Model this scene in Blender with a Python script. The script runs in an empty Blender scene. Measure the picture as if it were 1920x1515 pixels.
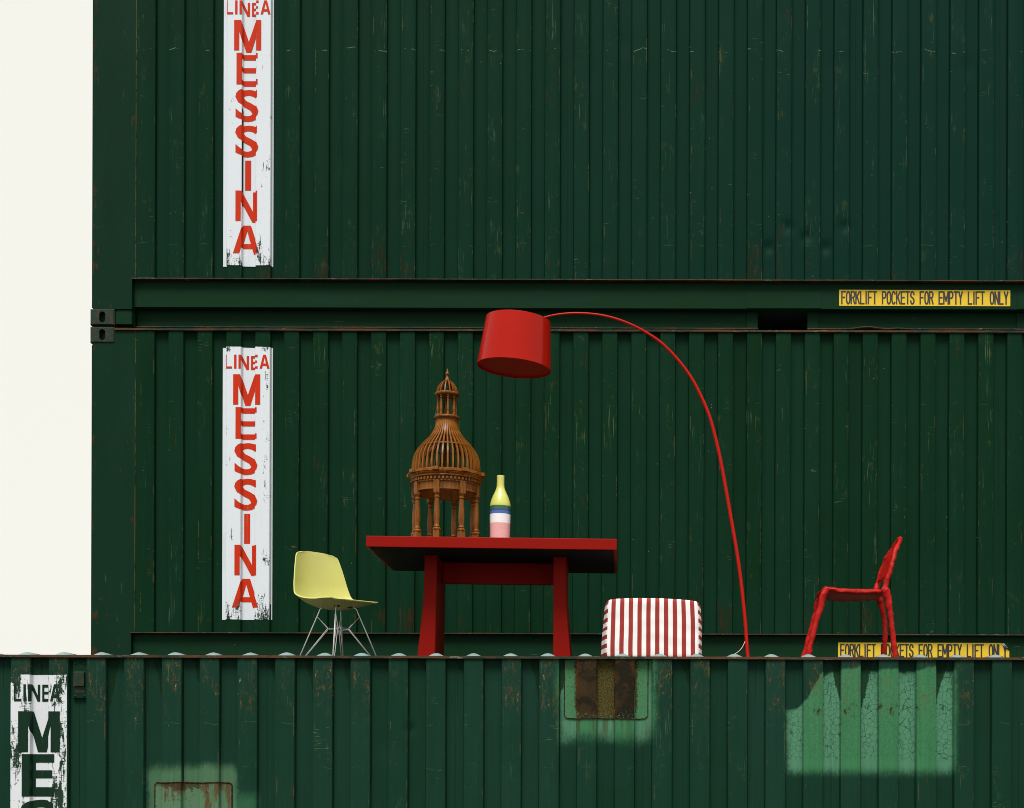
import bpy, bmesh, math, random
from mathutils import Vector, Matrix, noise
R = math.radians
scene = bpy.context.scene

# ------------------------------------------------------------------ camera
cam_d = bpy.data.cameras.new('camera'); cam = bpy.data.objects.new('camera', cam_d)
scene.collection.objects.link(cam); scene.camera = cam
cam.location = (0, 0, 1.915)
cam.rotation_euler = (Matrix.Rotation(R(90), 3, 'X') @ Matrix.Rotation(0.0029, 3, 'Z')).to_euler()
cam_d.sensor_width = 36; cam_d.lens = 52.5
cam_d.shift_x = -195 / 1920; cam_d.shift_y = 694.5 / 1920
cam_d.clip_start = 0.05; cam_d.clip_end = 5000

# ------------------------------------------------------------------ sky and sun (bright overcast)
SUN_EL, SUN_AZ = R(59), R(188)          # azimuth clockwise from +Y: behind the camera, a little to the left
world = bpy.data.worlds.new('World'); scene.world = world; world.use_nodes = True
wt = world.node_tree; wt.nodes.clear()
sky = wt.nodes.new('ShaderNodeTexSky'); sky.sky_type = 'NISHITA'; sky.sun_disc = False
sky.sun_elevation = SUN_EL; sky.sun_rotation = SUN_AZ; sky.dust_density = 4.0
bg1 = wt.nodes.new('ShaderNodeBackground'); bg1.inputs[1].default_value = 0.07
bg2 = wt.nodes.new('ShaderNodeBackground'); bg2.inputs[0].default_value = (0.96, 0.95, 0.865, 1); bg2.inputs[1].default_value = 0.72
mx = wt.nodes.new('ShaderNodeMixShader'); mx.inputs[0].default_value = 0.93    # cloud cover
wo = wt.nodes.new('ShaderNodeOutputWorld')
wt.links.new(sky.outputs[0], bg1.inputs[0]); wt.links.new(bg1.outputs[0], mx.inputs[1])
wt.links.new(bg2.outputs[0], mx.inputs[2]); wt.links.new(mx.outputs[0], wo.inputs[0])
sl = bpy.data.lights.new('sun', 'SUN'); sl.energy = 2.9; sl.angle = R(26); sl.color = (1, 0.975, 0.94)
so = bpy.data.objects.new('sun', sl); scene.collection.objects.link(so)
sd = Vector((math.sin(SUN_AZ) * math.cos(SUN_EL), math.cos(SUN_AZ) * math.cos(SUN_EL), math.sin(SUN_EL)))
so.rotation_euler = sd.to_track_quat('Z', 'Y').to_euler(); so.location = (0, 0, 30)
scene.view_settings.view_transform = 'Standard'; scene.view_settings.look = 'None'
scene.view_settings.exposure = 0.5; scene.view_settings.gamma = 1.0
scene.render.engine = 'CYCLES'
scene.cycles.pixel_filter_type = 'BLACKMAN_HARRIS'; scene.cycles.filter_width = 0.95

# ------------------------------------------------------------------ helpers: objects
COL = scene.collection
def obj(name, me, mat=None, parent=None, smooth=False, loc=None, rot=None):
    if isinstance(me, bmesh.types.BMesh):
        m = bpy.data.meshes.new(name); me.to_mesh(m); me.free(); me = m
    if mat is not None and len(me.materials) == 0: me.materials.append(mat)
    if smooth:
        me.polygons.foreach_set('use_smooth', [True] * len(me.polygons))
    o = bpy.data.objects.new(name, me); COL.objects.link(o)
    if parent: o.parent = parent
    if loc: o.location = loc
    if rot: o.rotation_euler = rot
    return o
def tag(o, label, cat, group=None):
    o['label'] = label; o['category'] = cat
    if group: o['group'] = group
    return o
def thing(name, label, cat, loc=(0, 0, 0), rot=(0, 0, 0), group=None):
    o = bpy.data.objects.new(name, None); COL.objects.link(o)
    o.empty_display_size = 0.1; o.location = loc; o.rotation_euler = rot
    return tag(o, label, cat, group)
def BM(): return bmesh.new()
def box(bm, x0, x1, y0, y1, z0, z1, bev=0, seg=2):
    r = bmesh.ops.create_cube(bm, size=1)
    vs = r['verts']
    for v in vs:
        v.co = Vector((x0 if v.co.x < 0 else x1, y0 if v.co.y < 0 else y1, z0 if v.co.z < 0 else z1))
    if bev:
        es = list({e for v in vs for e in v.link_edges})
        bmesh.ops.bevel(bm, geom=es, offset=bev, segments=seg, affect='EDGES', profile=0.5)
    return bm
def catmull(pts, n):
    pts = [Vector(p) for p in pts]; out = []
    P = [pts[0] * 2 - pts[1]] + pts + [pts[-1] * 2 - pts[-2]]
    for i in range(len(pts) - 1):
        a, b, c, d = P[i:i + 4]
        for k in range(n):
            t = k / n
            out.append(0.5 * ((2 * b) + (c - a) * t + (2 * a - 5 * b + 4 * c - d) * t * t + (3 * b - a - 3 * c + d) * t ** 3))
    out.append(pts[-1]); return out
def tube(bm, path, rad, seg=10, cap=True, sx=1.0, ref=None):
    path = [Vector(p) for p in path]; n = len(path); rings = []
    if not isinstance(rad, (list, tuple)): rad = [rad] * n
    t0 = (path[1] - path[0]).normalized()
    up = Vector(ref) if ref else (Vector((0, 0, 1)) if abs(t0.z) < 0.9 else Vector((0, 1, 0)))
    nv = (up - t0 * up.dot(t0)).normalized()
    for i in range(n):
        t = (path[min(i + 1, n - 1)] - path[max(i - 1, 0)]).normalized()
        nv = (nv - t * nv.dot(t)).normalized(); b = t.cross(nv)
        rings.append([bm.verts.new(path[i] + (nv * math.cos(a) * sx + b * math.sin(a)) * rad[i])
                      for a in (2 * math.pi * k / seg for k in range(seg))])
    for i in range(n - 1):
        for k in range(seg):
            bm.faces.new((rings[i][k], rings[i][(k + 1) % seg], rings[i + 1][(k + 1) % seg], rings[i + 1][k]))
    if cap:
        bm.faces.new(rings[0][::-1]); bm.faces.new(rings[-1])
    bmesh.ops.recalc_face_normals(bm, faces=bm.faces)
    return bm
def lathe(bm, prof, seg=48, cx=0, cy=0, closed=False):
    rings = []
    for r, z in prof:
        if r < 1e-5: rings.append([bm.verts.new((cx, cy, z))])
        else: rings.append([bm.verts.new((cx + r * math.cos(2 * math.pi * k / seg), cy + r * math.sin(2 * math.pi * k / seg), z)) for k in range(seg)])
    prs = list(zip(rings[:-1], rings[1:]))
    if closed: prs.append((rings[-1], rings[0]))
    for a, b in prs:
        for k in range(seg):
            k2 = (k + 1) % seg
            if len(a) == 1 and len(b) == 1: continue
            if len(a) == 1: bm.faces.new((a[0], b[k2], b[k]))
            elif len(b) == 1: bm.faces.new((a[k], a[k2], b[0]))
            else: bm.faces.new((a[k], a[k2], b[k2], b[k]))
    bmesh.ops.recalc_face_normals(bm, faces=bm.faces)
    return bm
def prism(bm, pts, y0, y1):
    a = [bm.verts.new((x, y0, z)) for x, z in pts]; b = [bm.verts.new((x, y1, z)) for x, z in pts]
    n = len(pts)
    bm.faces.new(a); bm.faces.new(b[::-1])
    for i in range(n): bm.faces.new((a[(i + 1) % n], a[i], b[i], b[(i + 1) % n]))
    bmesh.ops.recalc_face_normals(bm, faces=bm.faces)
    return bm
def auto_smooth(o, ang=40):
    me = o.data; me.polygons.foreach_set('use_smooth', [True] * len(me.polygons))
    bm = bmesh.new(); bm.from_mesh(me)
    for e in bm.edges:
        if len(e.link_faces) == 2: e.smooth = e.calc_face_angle(0) < R(ang)
    bm.to_mesh(me); bm.free(); return o

# ------------------------------------------------------------------ helpers: shader maths
class S:
    def __init__(s, t, k): s.t = t; s.k = k
    def _m(s, op, a, b=None, c=None):
        n = s.t.nodes.new('ShaderNodeMath'); n.operation = op
        for i, v in enumerate((a, b, c)):
            if v is None: continue
            if isinstance(v, S): s.t.links.new(v.k, n.inputs[i])
            else: n.inputs[i].default_value = v
        return S(s.t, n.outputs[0])
    def __add__(s, o): return s._m('ADD', s, o)
    __radd__ = __add__
    def __sub__(s, o): return s._m('SUBTRACT', s, o)
    def __rsub__(s, o): return s._m('SUBTRACT', o, s)
    def __mul__(s, o): return s._m('MULTIPLY', s, o)
    __rmul__ = __mul__
    def __truediv__(s, o): return s._m('DIVIDE', s, o)
    def floor(s): return s._m('FLOOR', s)
    def fract(s): return s._m('FRACT', s)
    def abs(s): return s._m('ABSOLUTE', s)
    def min(s, o): return s._m('MINIMUM', s, o)
    def max(s, o): return s._m('MAXIMUM', s, o)
    def ss(s, a, b):
        n = s.t.nodes.new('ShaderNodeMapRange'); n.interpolation_type = 'SMOOTHSTEP'
        s.t.links.new(s.k, n.inputs[0])
        if a < b: n.inputs[1].default_value, n.inputs[2].default_value, n.inputs[3].default_value, n.inputs[4].default_value = a, b, 0, 1
        else: n.inputs[1].default_value, n.inputs[2].default_value, n.inputs[3].default_value, n.inputs[4].default_value = b, a, 1, 0
        return S(s.t, n.outputs[0])
class MB:
    """one procedural material"""
    def __init__(s, name):
        s.m = bpy.data.materials.new(name); s.m.use_nodes = True; s.t = s.m.node_tree
        s.p = next(n for n in s.t.nodes if n.type == 'BSDF_PRINCIPLED')
        tc = s.t.nodes.new('ShaderNodeTexCoord'); s.tc = tc
        sep = s.t.nodes.new('ShaderNodeSeparateXYZ'); s.t.links.new(tc.outputs['Object'], sep.inputs[0])
        s.X, s.Y, s.Z = (S(s.t, sep.outputs[i]) for i in range(3))
        g = s.t.nodes.new('ShaderNodeNewGeometry'); sp = s.t.nodes.new('ShaderNodeSeparateXYZ')
        s.t.links.new(g.outputs['Position'], sp.inputs[0])
        s.WX, s.WY, s.WZ = (S(s.t, sp.outputs[i]) for i in range(3))
    def vec(s, x, y, z):
        n = s.t.nodes.new('ShaderNodeCombineXYZ')
        for i, v in enumerate((x, y, z)):
            if isinstance(v, S): s.t.links.new(v.k, n.inputs[i])
            else: n.inputs[i].default_value = v
        return n.outputs[0]
    def noise(s, v, scale=1, detail=3, rough=0.55, dist=0):
        n = s.t.nodes.new('ShaderNodeTexNoise'); s.t.links.new(v, n.inputs['Vector'])
        n.inputs['Scale'].default_value = scale; n.inputs['Detail'].default_value = detail
        n.inputs['Roughness'].default_value = rough; n.inputs['Distortion'].default_value = dist
        return S(s.t, n.outputs[0])
    def voro(s, v, scale=1, feature='F1', rnd=1.0):
        n = s.t.nodes.new('ShaderNodeTexVoronoi'); n.feature = feature; s.t.links.new(v, n.inputs['Vector'])
        n.inputs['Scale'].default_value = scale; n.inputs['Randomness'].default_value = rnd
        return S(s.t, n.outputs['Distance'])
    def white(s, x, w=0.0):
        n = s.t.nodes.new('ShaderNodeTexWhiteNoise'); n.noise_dimensions = '2D'
        s.t.links.new(s.vec(x, w, 0.0), n.inputs['Vector']); return S(s.t, n.outputs[0])
    def col(s, c):
        n = s.t.nodes.new('ShaderNodeRGB'); n.outputs[0].default_value = (*c, 1); return n.outputs[0]
    def mix(s, a, b, f):
        n = s.t.nodes.new('ShaderNodeMix'); n.data_type = 'RGBA'
        for i, v in ((6, a), (7, b)):
            if isinstance(v, tuple): n.inputs[i].default_value = (*v, 1)
            else: s.t.links.new(v, n.inputs[i])
        if isinstance(f, S): s.t.links.new(f.k, n.inputs[0])
        else: n.inputs[0].default_value = f
        return n.outputs[2]
    def out(s, color, rough=0.5, bump=None, bs=0.3, bd=0.002, metal=0.0, spec=0.5, coat=0):
        def put(k, v):
            if isinstance(v, S): s.t.links.new(v.k, s.p.inputs[k])
            elif isinstance(v, (int, float)): s.p.inputs[k].default_value = v
            elif isinstance(v, tuple): s.p.inputs[k].default_value = (*v, 1)
            else: s.t.links.new(v, s.p.inputs[k])
        put('Base Color', color); put('Roughness', rough); put('Metallic', metal)
        s.p.inputs['Specular IOR Level'].default_value = spec
        s.p.inputs['Coat Weight'].default_value = coat
        if bump is not None:
            b = s.t.nodes.new('ShaderNodeBump'); b.inputs['Strength'].default_value = bs; b.inputs['Distance'].default_value = bd
            s.t.links.new(bump.k, b.inputs['Height']); s.t.links.new(b.outputs[0], s.p.inputs['Normal'])
        return s.m

# ------------------------------------------------------------------ container dimensions (metres, local: x along, y inwards, z up)
PITCH, RIB, SLOPE, DEPTH = 0.21266, 0.106, 0.009, 0.036
R0 = 0.463                      # right edge of the first rib
Z_FL, Z_CAP = 0.3475, 2.565     # wall between the flange of the bottom rail and the top rail
LEN, WID, HGT = 12.192, 2.438, 2.591
def profile_pts(x0, x1):
    """break points (x, y) of the pressed wall between x0 and x1"""
    ch = 0.003; pts = []
    for k in range(-1, 58):
        r = R0 + PITCH * k; l = r + PITCH - RIB - SLOPE
        if k >= 0:
            pts += [(r - ch, 0), (r + ch * .5, ch)]
            pts += [(r + SLOPE - ch * .5, DEPTH - ch), (r + SLOPE + ch, DEPTH)]
        if k >= 0:
            pts += [(l - ch, DEPTH), (l + ch * .5, DEPTH - ch)]
            pts += [(l + SLOPE - ch * .5, ch), (l + SLOPE + ch, 0)]
    pts = [(-1, 0)] + pts
    def y_at(x):
        for (xa, ya), (xb, yb) in zip(pts[:-1], pts[1:]):
            if xa <= x <= xb: return ya + (yb - ya) * (x - xa) / (xb - xa)
        return 0
    return [(x0, y_at(x0))] + [p for p in pts if x0 + 1e-4 < p[0] < x1 - 1e-4] + [(x1, y_at(x1))], y_at
_, WALL_Y = profile_pts(0, 1)

# ------------------------------------------------------------------ materials: container paint
def green_paint(name, front):
    b = MB(name)
    X, Y, Z, WX, WZ = b.X, b.Y, b.Z, b.WX, b.WZ
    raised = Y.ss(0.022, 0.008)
    cell = ((X - (R0 + SLOPE)) / PITCH).floor()
    cr = b.white(cell, 3.0 if front else 7.0)
    cr2 = b.white(cell + WZ.floor() * 0.0, 11.0 if front else 5.0)
    big = b.noise(b.vec(WX, 0.0, WZ), 0.9, 4)
    streak = b.noise(b.vec(WX * 60.0, b.WY * 20.0, WZ * 1.6), 1, 4)
    fine = b.noise(b.vec(WX * 130.0, b.WY * 130.0, WZ * 60.0), 1, 2)
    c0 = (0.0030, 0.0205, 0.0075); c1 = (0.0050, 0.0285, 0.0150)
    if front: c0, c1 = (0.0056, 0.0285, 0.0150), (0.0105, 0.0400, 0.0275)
    fac = raised * (0.12 if front else -0.12) + (big - 0.5) * 1.5 + (streak - 0.5) * 0.7 + (fine - 0.5) * 0.35 + (cr - 0.5) * 0.4 + (0.40 if front else 0.50)  # rear troughs painted lighter to offset their shade; front ribs faded paler
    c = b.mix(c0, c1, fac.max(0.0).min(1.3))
    if not front: c = b.mix(c, (0.0034, 0.0245, 0.0180), WZ.ss(5.19, 5.20) * (WX.ss(-2.5, 3.2) * 0.55 + 0.30))      # the top box is bluer, more so towards the right
    # pale bluish rubbing on the ribs
    rub = b.noise(b.vec(WX * 9.0, 0.0, WZ * 1.3), 1, 5, 0.65)
    rubf = b.noise(b.vec(WX * 160.0, 0.0, WZ * 9.0), 1, 3, 0.7)
    c = b.mix(c, (0.045, 0.105, 0.085), rub.ss(0.56, 0.72) * rubf.ss(0.5, 0.66) * raised * 0.55)
    # hairline scratches, mostly upright
    warp = b.noise(b.vec(WX * 3.0, 0.0, WZ * 2.2), 1, 2) * 0.05
    sc = b.noise(b.vec((WX + warp) * 210.0, 1.0, WZ * 2.1), 1, 1, 0.3)
    scm = b.noise(b.vec(WX * 5.0, 4.0, WZ * 1.9), 1, 4, 0.7)
    scr = sc.ss(0.665, 0.70) * scm.ss(0.54, 0.66) * raised
    c = b.mix(c, (0.13, 0.19, 0.12), scr * 0.6)
    # short cross scratches
    sh = b.noise(b.vec(WX * 16.0 + warp * 20.0, 2.0, WZ * 300.0), 1, 1, 0.3)
    shm = b.noise(b.vec(WX * 4.0, 9.0, WZ * 5.0), 1, 3, 0.7)
    c = b.mix(c, (0.20, 0.22, 0.12), sh.ss(0.665, 0.70) * shm.ss(0.58, 0.66) * raised * 0.45)
    # rub line where a strap or fork has run across the ribs
    for zl, w, a in (((2.03, 0.0026, 0.6), (0.60, 0.002, 0.15)) if not front else ((2.20, 0.002, 1.2), (1.955, 0.003, 0.6))):
        wob = b.noise(b.vec(X * 4.0, 6.0, WZ.floor()), 1, 3, 0.6) * 0.13 - 0.065
        ln = (Z - zl - wob).abs().ss(w, w * 0.3)
        lm = b.noise(b.vec(WX * 9.0, WZ.floor(), 3.0), 1, 3, 0.7).ss(0.50, 0.58)
        c = b.mix(c, (0.26, 0.30, 0.16), ln * lm * raised * (WZ.ss(5.0, 5.2) * 0.88 + 0.12) * a)
    # chips down to pale primer
    ch = b.voro(b.vec(WX * 22.0, 0.0, WZ * 13.0), 1)
    chm = b.noise(b.vec(WX * 2.3, 7.0, WZ * 2.0), 1, 4, 0.7)
    chips = ch.ss(0.062, 0.045) * chm.ss(0.58, 0.63)
    c = b.mix(c, (0.24, 0.30, 0.26), chips * 0.6)
    # rust: runs and scabs, on the ribs and their edges, heavier near the foot of the wall
    edge = Y.ss(0.0, 0.004) * Y.ss(0.02, 0.012)
    rn = b.noise(b.vec(WX * 55.0, 3.0, WZ * 7.0), 1, 5, 0.7)
    low = Z.ss(0.85, 0.40) * 0.06
    rz = b.noise(b.vec(WX * 2.9, 8.0, WZ * 1.5), 1, 3, 0.6)
    rr = (rn * 0.55 + rz * 0.45 + low * (0.0 if front else 1.0) + edge * 0.03)
    rm = rr.ss(0.612, 0.645) * raised.max(edge)
    rc = b.mix((0.018, 0.009, 0.004), (0.060, 0.028, 0.010), rn.ss(0.45, 0.75))
    c = b.mix(c, rc, rm * 0.6)
    # dull olive bruises
    ol = b.noise(b.vec(WX * 14.0, 5.0, WZ * 7.0), 1, 4, 0.7)
    c = b.mix(c, (0.055, 0.062, 0.016), ol.ss(0.56, 0.66) * scm.ss(0.50, 0.62) * raised * 0.4)
    xq = ((X - (R0 + SLOPE)) / PITCH).fract()
    el = ((xq - 0.948).abs().ss(0.013, 0.004)).max((xq - 0.508).abs().ss(0.013, 0.004)) * raised
    en = b.noise(b.vec(WX * 7.0, 12.0, WZ * 2.6), 1, 5, 0.75)
    c = b.mix(c, b.mix((0.05, 0.028, 0.008), (0.15, 0.125, 0.05), rn), el * en.ss(0.56, 0.62) * 0.65)
    if front:
        xn = b.noise(b.vec(WX * 22.0, 0.0, WZ * 12.0), 1, 4, 0.6) - 0.5
        sp1 = b.noise(b.vec(WX * 90.0, 3.0, WZ * 42.0), 1, 4, 0.75)
        def spray(r):      # rolled and sprayed edges break up into streaks and specks
            return (r + (sp1 - 0.5) * 0.8 * (r * (1.0 - r) * 4.0)).ss(0.0, 1.0)
        def rect(x0, x1, z0, z1, sx, sz, wob=0.03):
            xl = b.noise(b.vec(WX * 6.0, 1.0, WZ * 6.0), 1, 2) - 0.5; xx = X + xn * wob + xl * 0.07; zz = Z + xn * wob + xl * 0.10
            r = xx.ss(x0 - sx, x0 + sx) * xx.ss(x1 + sx, x1 - sx) * zz.ss(z0 - sz, z0 + sz) * zz.ss(z1 + sz, z1 - sz)
            return spray(r)
        soft = 0.82 + (streak - 0.5) * 0.7
        pale = (0.044, 0.170, 0.072); paleb = (0.105, 0.26, 0.17); palr = b.mix(pale, paleb, (raised * -0.55 + 0.62 + (big - 0.5)).max(0.0).min(1.0))
        c = b.mix(c, palr, (rect(4.085, 4.615, 2.125, 2.62, 0.055, 0.085) * soft).min(0.92))
        c = b.mix(c, b.mix((0.055, 0.135, 0.066), (0.085, 0.18, 0.105), big), (rect(1.76, 2.262, 1.2, 1.945, 0.035, 0.055) * soft).min(0.95))
        rs = b.noise(b.vec(WX * 26.0, 2.0, WZ * 2.2), 1, 4, 0.65)
        c = b.mix(c, (0.050, 0.045, 0.012), rs.ss(0.46, 0.64) * rect(4.10, 4.60, 2.14, 2.26, 0.02, 0.06) * 0.65)
        # overspray blotch low left of the second patch
        c = b.mix(c, palr, rect(2.24, 2.38, 1.62, 1.80, 0.04, 0.05) * 0.4)
        # big patch of pale paint with crazing
        pn = b.noise(b.vec(cell * 3.7, 0.0, WX * 9.0), 1, 2)
        top = 2.515 - (X.ss(5.62, 5.40) * 0.22) + (pn - 0.5) * 0.10 - (1.0 - raised) * 0.01
        zz = Z + xn * 0.02
        pb = (X + xn * 0.04).ss(5.335, 5.41) * (X + xn * 0.05).ss(6.36, 6.27) * (Z + xn * 0.04).ss(1.88, 1.99) * ((top - zz) * 1.0).ss(-0.012, 0.018)
        pb = spray(pb)
        c = b.mix(c, palr, (pb * (0.9 + (streak - 0.5) * 0.5)).min(0.97))
        wv = b.noise(b.vec(WX * 40.0, 0.0, WZ * 40.0), 1, 2) * 0.016
        cz = b.voro(b.vec((X + wv) * 34.0, 0.0, (Z + wv) * 30.0), 1, 'DISTANCE_TO_EDGE')
        cz2 = b.voro(b.vec((X + wv) * 62.0, 0.0, (Z + wv) * 52.0), 1, 'DISTANCE_TO_EDGE')
        crz = cz.ss(0.045, 0.012) * (1.0 - raised * 0.65) + cz2.ss(0.05, 0.015) * raised * 0.3
        czm = pb.ss(0.6, 0.9) * Z.ss(1.98, 2.02)
        c = b.mix(c, (0.010, 0.045, 0.028), (crz * czm * 0.8).min(0.75))
        # darker green brushed in from the top of some troughs, with runs
        xr = ((X - (R0 + SLOPE)) / PITCH).fract()
        hh = 0.10 + cr * 0.28
        dz = (2.56 - Z) / hh
        flip = cr2.ss(0.55, 0.56)
        xs = xr * 2.0; xs = xs * (1.0 - flip) + (1.0 - xs) * flip
        dk = ((0.62 + (xn * 0.5) - dz * 0.75) - xs).ss(-0.03, 0.03) * (1.0 - raised) * cr2.ss(0.3, 0.34)
        dr = b.noise(b.vec(WX * 70.0, 2.0, WZ * 0.7), 1, 1).ss(0.66, 0.69) * (Z + xn * 0.3).ss(2.22, 2.42) * (1.0 - raised)
        c = b.mix(c, (0.0055, 0.022, 0.009), dk.max(dr) * 0.9)
        # scraped orange patches high on the ribs
        ob = b.noise(b.vec(WX * 75.0, 3.0, WZ * 26.0), 1, 5, 0.8, 0.8)
        obm = (Z + xn * 0.5).ss(2.20, 2.36) * raised * cr.ss(0.22, 0.45)
        oxx = xr.ss(0.50, 0.53) * xr.ss(1.0, 0.97)
        obz = b.noise(b.vec(WX * 13.0, 8.0, WZ * 7.0), 1, 3, 0.6)
        obm = obm * obz.ss(0.42, 0.60)
        c = b.mix(c, (0.11, 0.060, 0.018), ob.ss(0.50, 0.62) * obm * oxx * 0.8)
        c = b.mix(c, (0.48, 0.36, 0.28), ob.ss(0.64, 0.67) * obm * 0.8)
        # rust marks in a row across the crazed patch
        rw = b.noise(b.vec(WX * 34.0, 1.0, WZ * 24.0), 1, 5, 0.7)
        rwm = (Z - 2.285).abs().ss(0.05, 0.012) * X.ss(5.5, 5.52) * X.ss(6.14, 6.1) * raised
        c = b.mix(c, (0.035, 0.016, 0.006), rw.ss(0.52, 0.6) * rwm * 0.9)
    bump = streak * 0.5 + fine * 0.35 + rm * 1.5 - chips * 1.0 - scr * 1.0
    rough = 0.47 + (big - 0.5) * 0.25 + rm * 0.3 + (fine - 0.5) * 0.2
    return b.out(c, rough, bump, 0.22, 0.0012, spec=0.03)
M = {}
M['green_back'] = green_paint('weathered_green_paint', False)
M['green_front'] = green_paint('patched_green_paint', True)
def rail_paint():
    b = MB('rail_green_paint')
    n = b.noise(b.vec(b.WX * 1.5, 0.0, b.WZ * 9.0), 1, 4)
    st = b.noise(b.vec(b.WX * 3.0, 0.0, b.WZ * 60.0), 1, 3)
    c = b.mix((0.0038, 0.022, 0.0075), (0.0060, 0.030, 0.0145), (n + (st - 0.5) * 0.5).min(1.0).max(0.0))
    r = b.noise(b.vec(b.WX * 20.0, 1.0, b.WZ * 40.0), 1, 5, 0.7)
    c = b.mix(c, (0.16, 0.06, 0.02), r.ss(0.67, 0.70) * 0.8)
    s = b.noise(b.vec(b.WX * 6.0, 3.0, b.WZ * 220.0), 1, 2)
    c = b.mix(c, (0.11, 0.15, 0.08), s.ss(0.70, 0.73) * n.ss(0.5, 0.6) * 0.7)
    return b.out(c, 0.55, n + st * 0.4, 0.2, 0.001, spec=0.05)
M['rail'] = rail_paint()
def rusty_edge():
    b = MB('rusty_flange_paint')
    n = b.noise(b.vec(b.WX * 14.0, b.WY * 14.0, b.WZ * 60.0), 1, 6, 0.7)
    m = b.noise(b.vec(b.WX * 1.7, 0.0, b.WZ), 1, 4, 0.6)
    c = b.mix((0.010, 0.024, 0.014), (0.085, 0.036, 0.015), (n * 0.6 + m * 0.45).ss(0.47, 0.60))
    c = b.mix(c, (0.028, 0.012, 0.007), n.ss(0.55, 0.70) * 0.8)
    c = b.mix(c, (0.20, 0.17, 0.12), n.ss(0.42, 0.36) * m.ss(0.42, 0.55) * 0.7)
    return b.out(c, 0.75, n, 0.5, 0.002, spec=0.2)
M['rusty'] = rusty_edge()
def post_paint():
    b = MB('corner_post_paint')
    X, Z = b.X, b.Z
    n = b.noise(b.vec(b.WX * 7.0, b.WY * 7.0, b.WZ * 1.4), 1, 5)
    f = b.noise(b.vec(b.WX * 90.0, b.WY * 90.0, b.WZ * 12.0), 1, 3)
    c = b.mix((0.0036, 0.0205, 0.0090), (0.0060, 0.028, 0.0170), (n + (f - 0.5) * 0.5).max(0.0).min(1.0))
    r = b.noise(b.vec(b.WX * 26.0, b.WY * 26.0, b.WZ * 9.0), 1, 6, 0.72)
    rm = (r + X.ss(0.07, 0.0) * 0.08 + Z.ss(0.8, 0.1) * 0.03).ss(0.645, 0.685)
    c = b.mix(c, b.mix((0.016, 0.009, 0.005), (0.085, 0.040, 0.015), f), rm * 0.75)
    sc = b.noise(b.vec(b.WX * 120.0, 0.0, b.WZ * 5.0), 1, 2)
    c = b.mix(c, (0.15, 0.19, 0.11), sc.ss(0.70, 0.73) * n.ss(0.5, 0.6) * 0.8)
    # weld seam to the first sheet
    seam = (X - 0.327 + (n - 0.5) * 0.004).abs().ss(0.006, 0.002) * r.ss(0.40, 0.50)
    c = b.mix(c, b.mix((0.05, 0.02, 0.008), (0.17, 0.13, 0.05), f), seam * 0.8)
    return b.out(c, 0.42 + (n - 0.5) * 0.2, f + rm * 2.0, 0.25, 0.001, spec=0.04)
M['post'] = post_paint()
def casting_paint():
    b = MB('corner_casting_paint')
    n = b.noise(b.vec(b.WX * 30.0, b.WY * 30.0, b.WZ * 30.0), 1, 5, 0.7)
    c = b.mix((0.006, 0.023, 0.011), (0.045, 0.026, 0.010), n.ss(0.50, 0.64))
    c = b.mix(c, (0.02, 0.009, 0.005), n.ss(0.62, 0.70))
    return b.out(c, 0.65, n, 0.5, 0.003, spec=0.25)
M['casting'] = casting_paint()
def roof_paint():
    b = MB('faded_roof_paint')
    n = b.noise(b.vec(b.WX * 12.0, b.WY * 12.0, b.WZ * 12.0), 1, 5, 0.7)
    c = b.mix((0.13, 0.20, 0.20), (0.24, 0.32, 0.32), n)
    c = b.mix(c, (0.06, 0.06, 0.04), n.ss(0.60, 0.68) * 0.7)
    c = b.mix(c, b.mix((0.020, 0.026, 0.022), (0.05, 0.055, 0.045), n), (b.Y + (n - 0.5) * 0.1).ss(0.14, 0.24))      # roof middle darkened so it bounces less light up under the table
    return b.out(c, 0.5, n, 0.3, 0.002)
M['roof'] = roof_paint()
def plain(name, c, rough=0.5, metal=0.0, var=0.15, scale=20, spec=0.5, bs=0.1, coat=0):
    b = MB(name)
    n = b.noise(b.vec(b.X * 1.0, b.Y * 1.0, b.Z * 1.0), scale, 4)
    lo = tuple(v * (1 - var) for v in c); hi = tuple(min(1, v * (1 + var)) for v in c)
    return b.out(b.mix(lo, hi, n), rough, n, bs, 0.001, metal, spec, coat)
M['inner'] = plain('bare_dark_steel', (0.012, 0.02, 0.014), 0.8)
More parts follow.
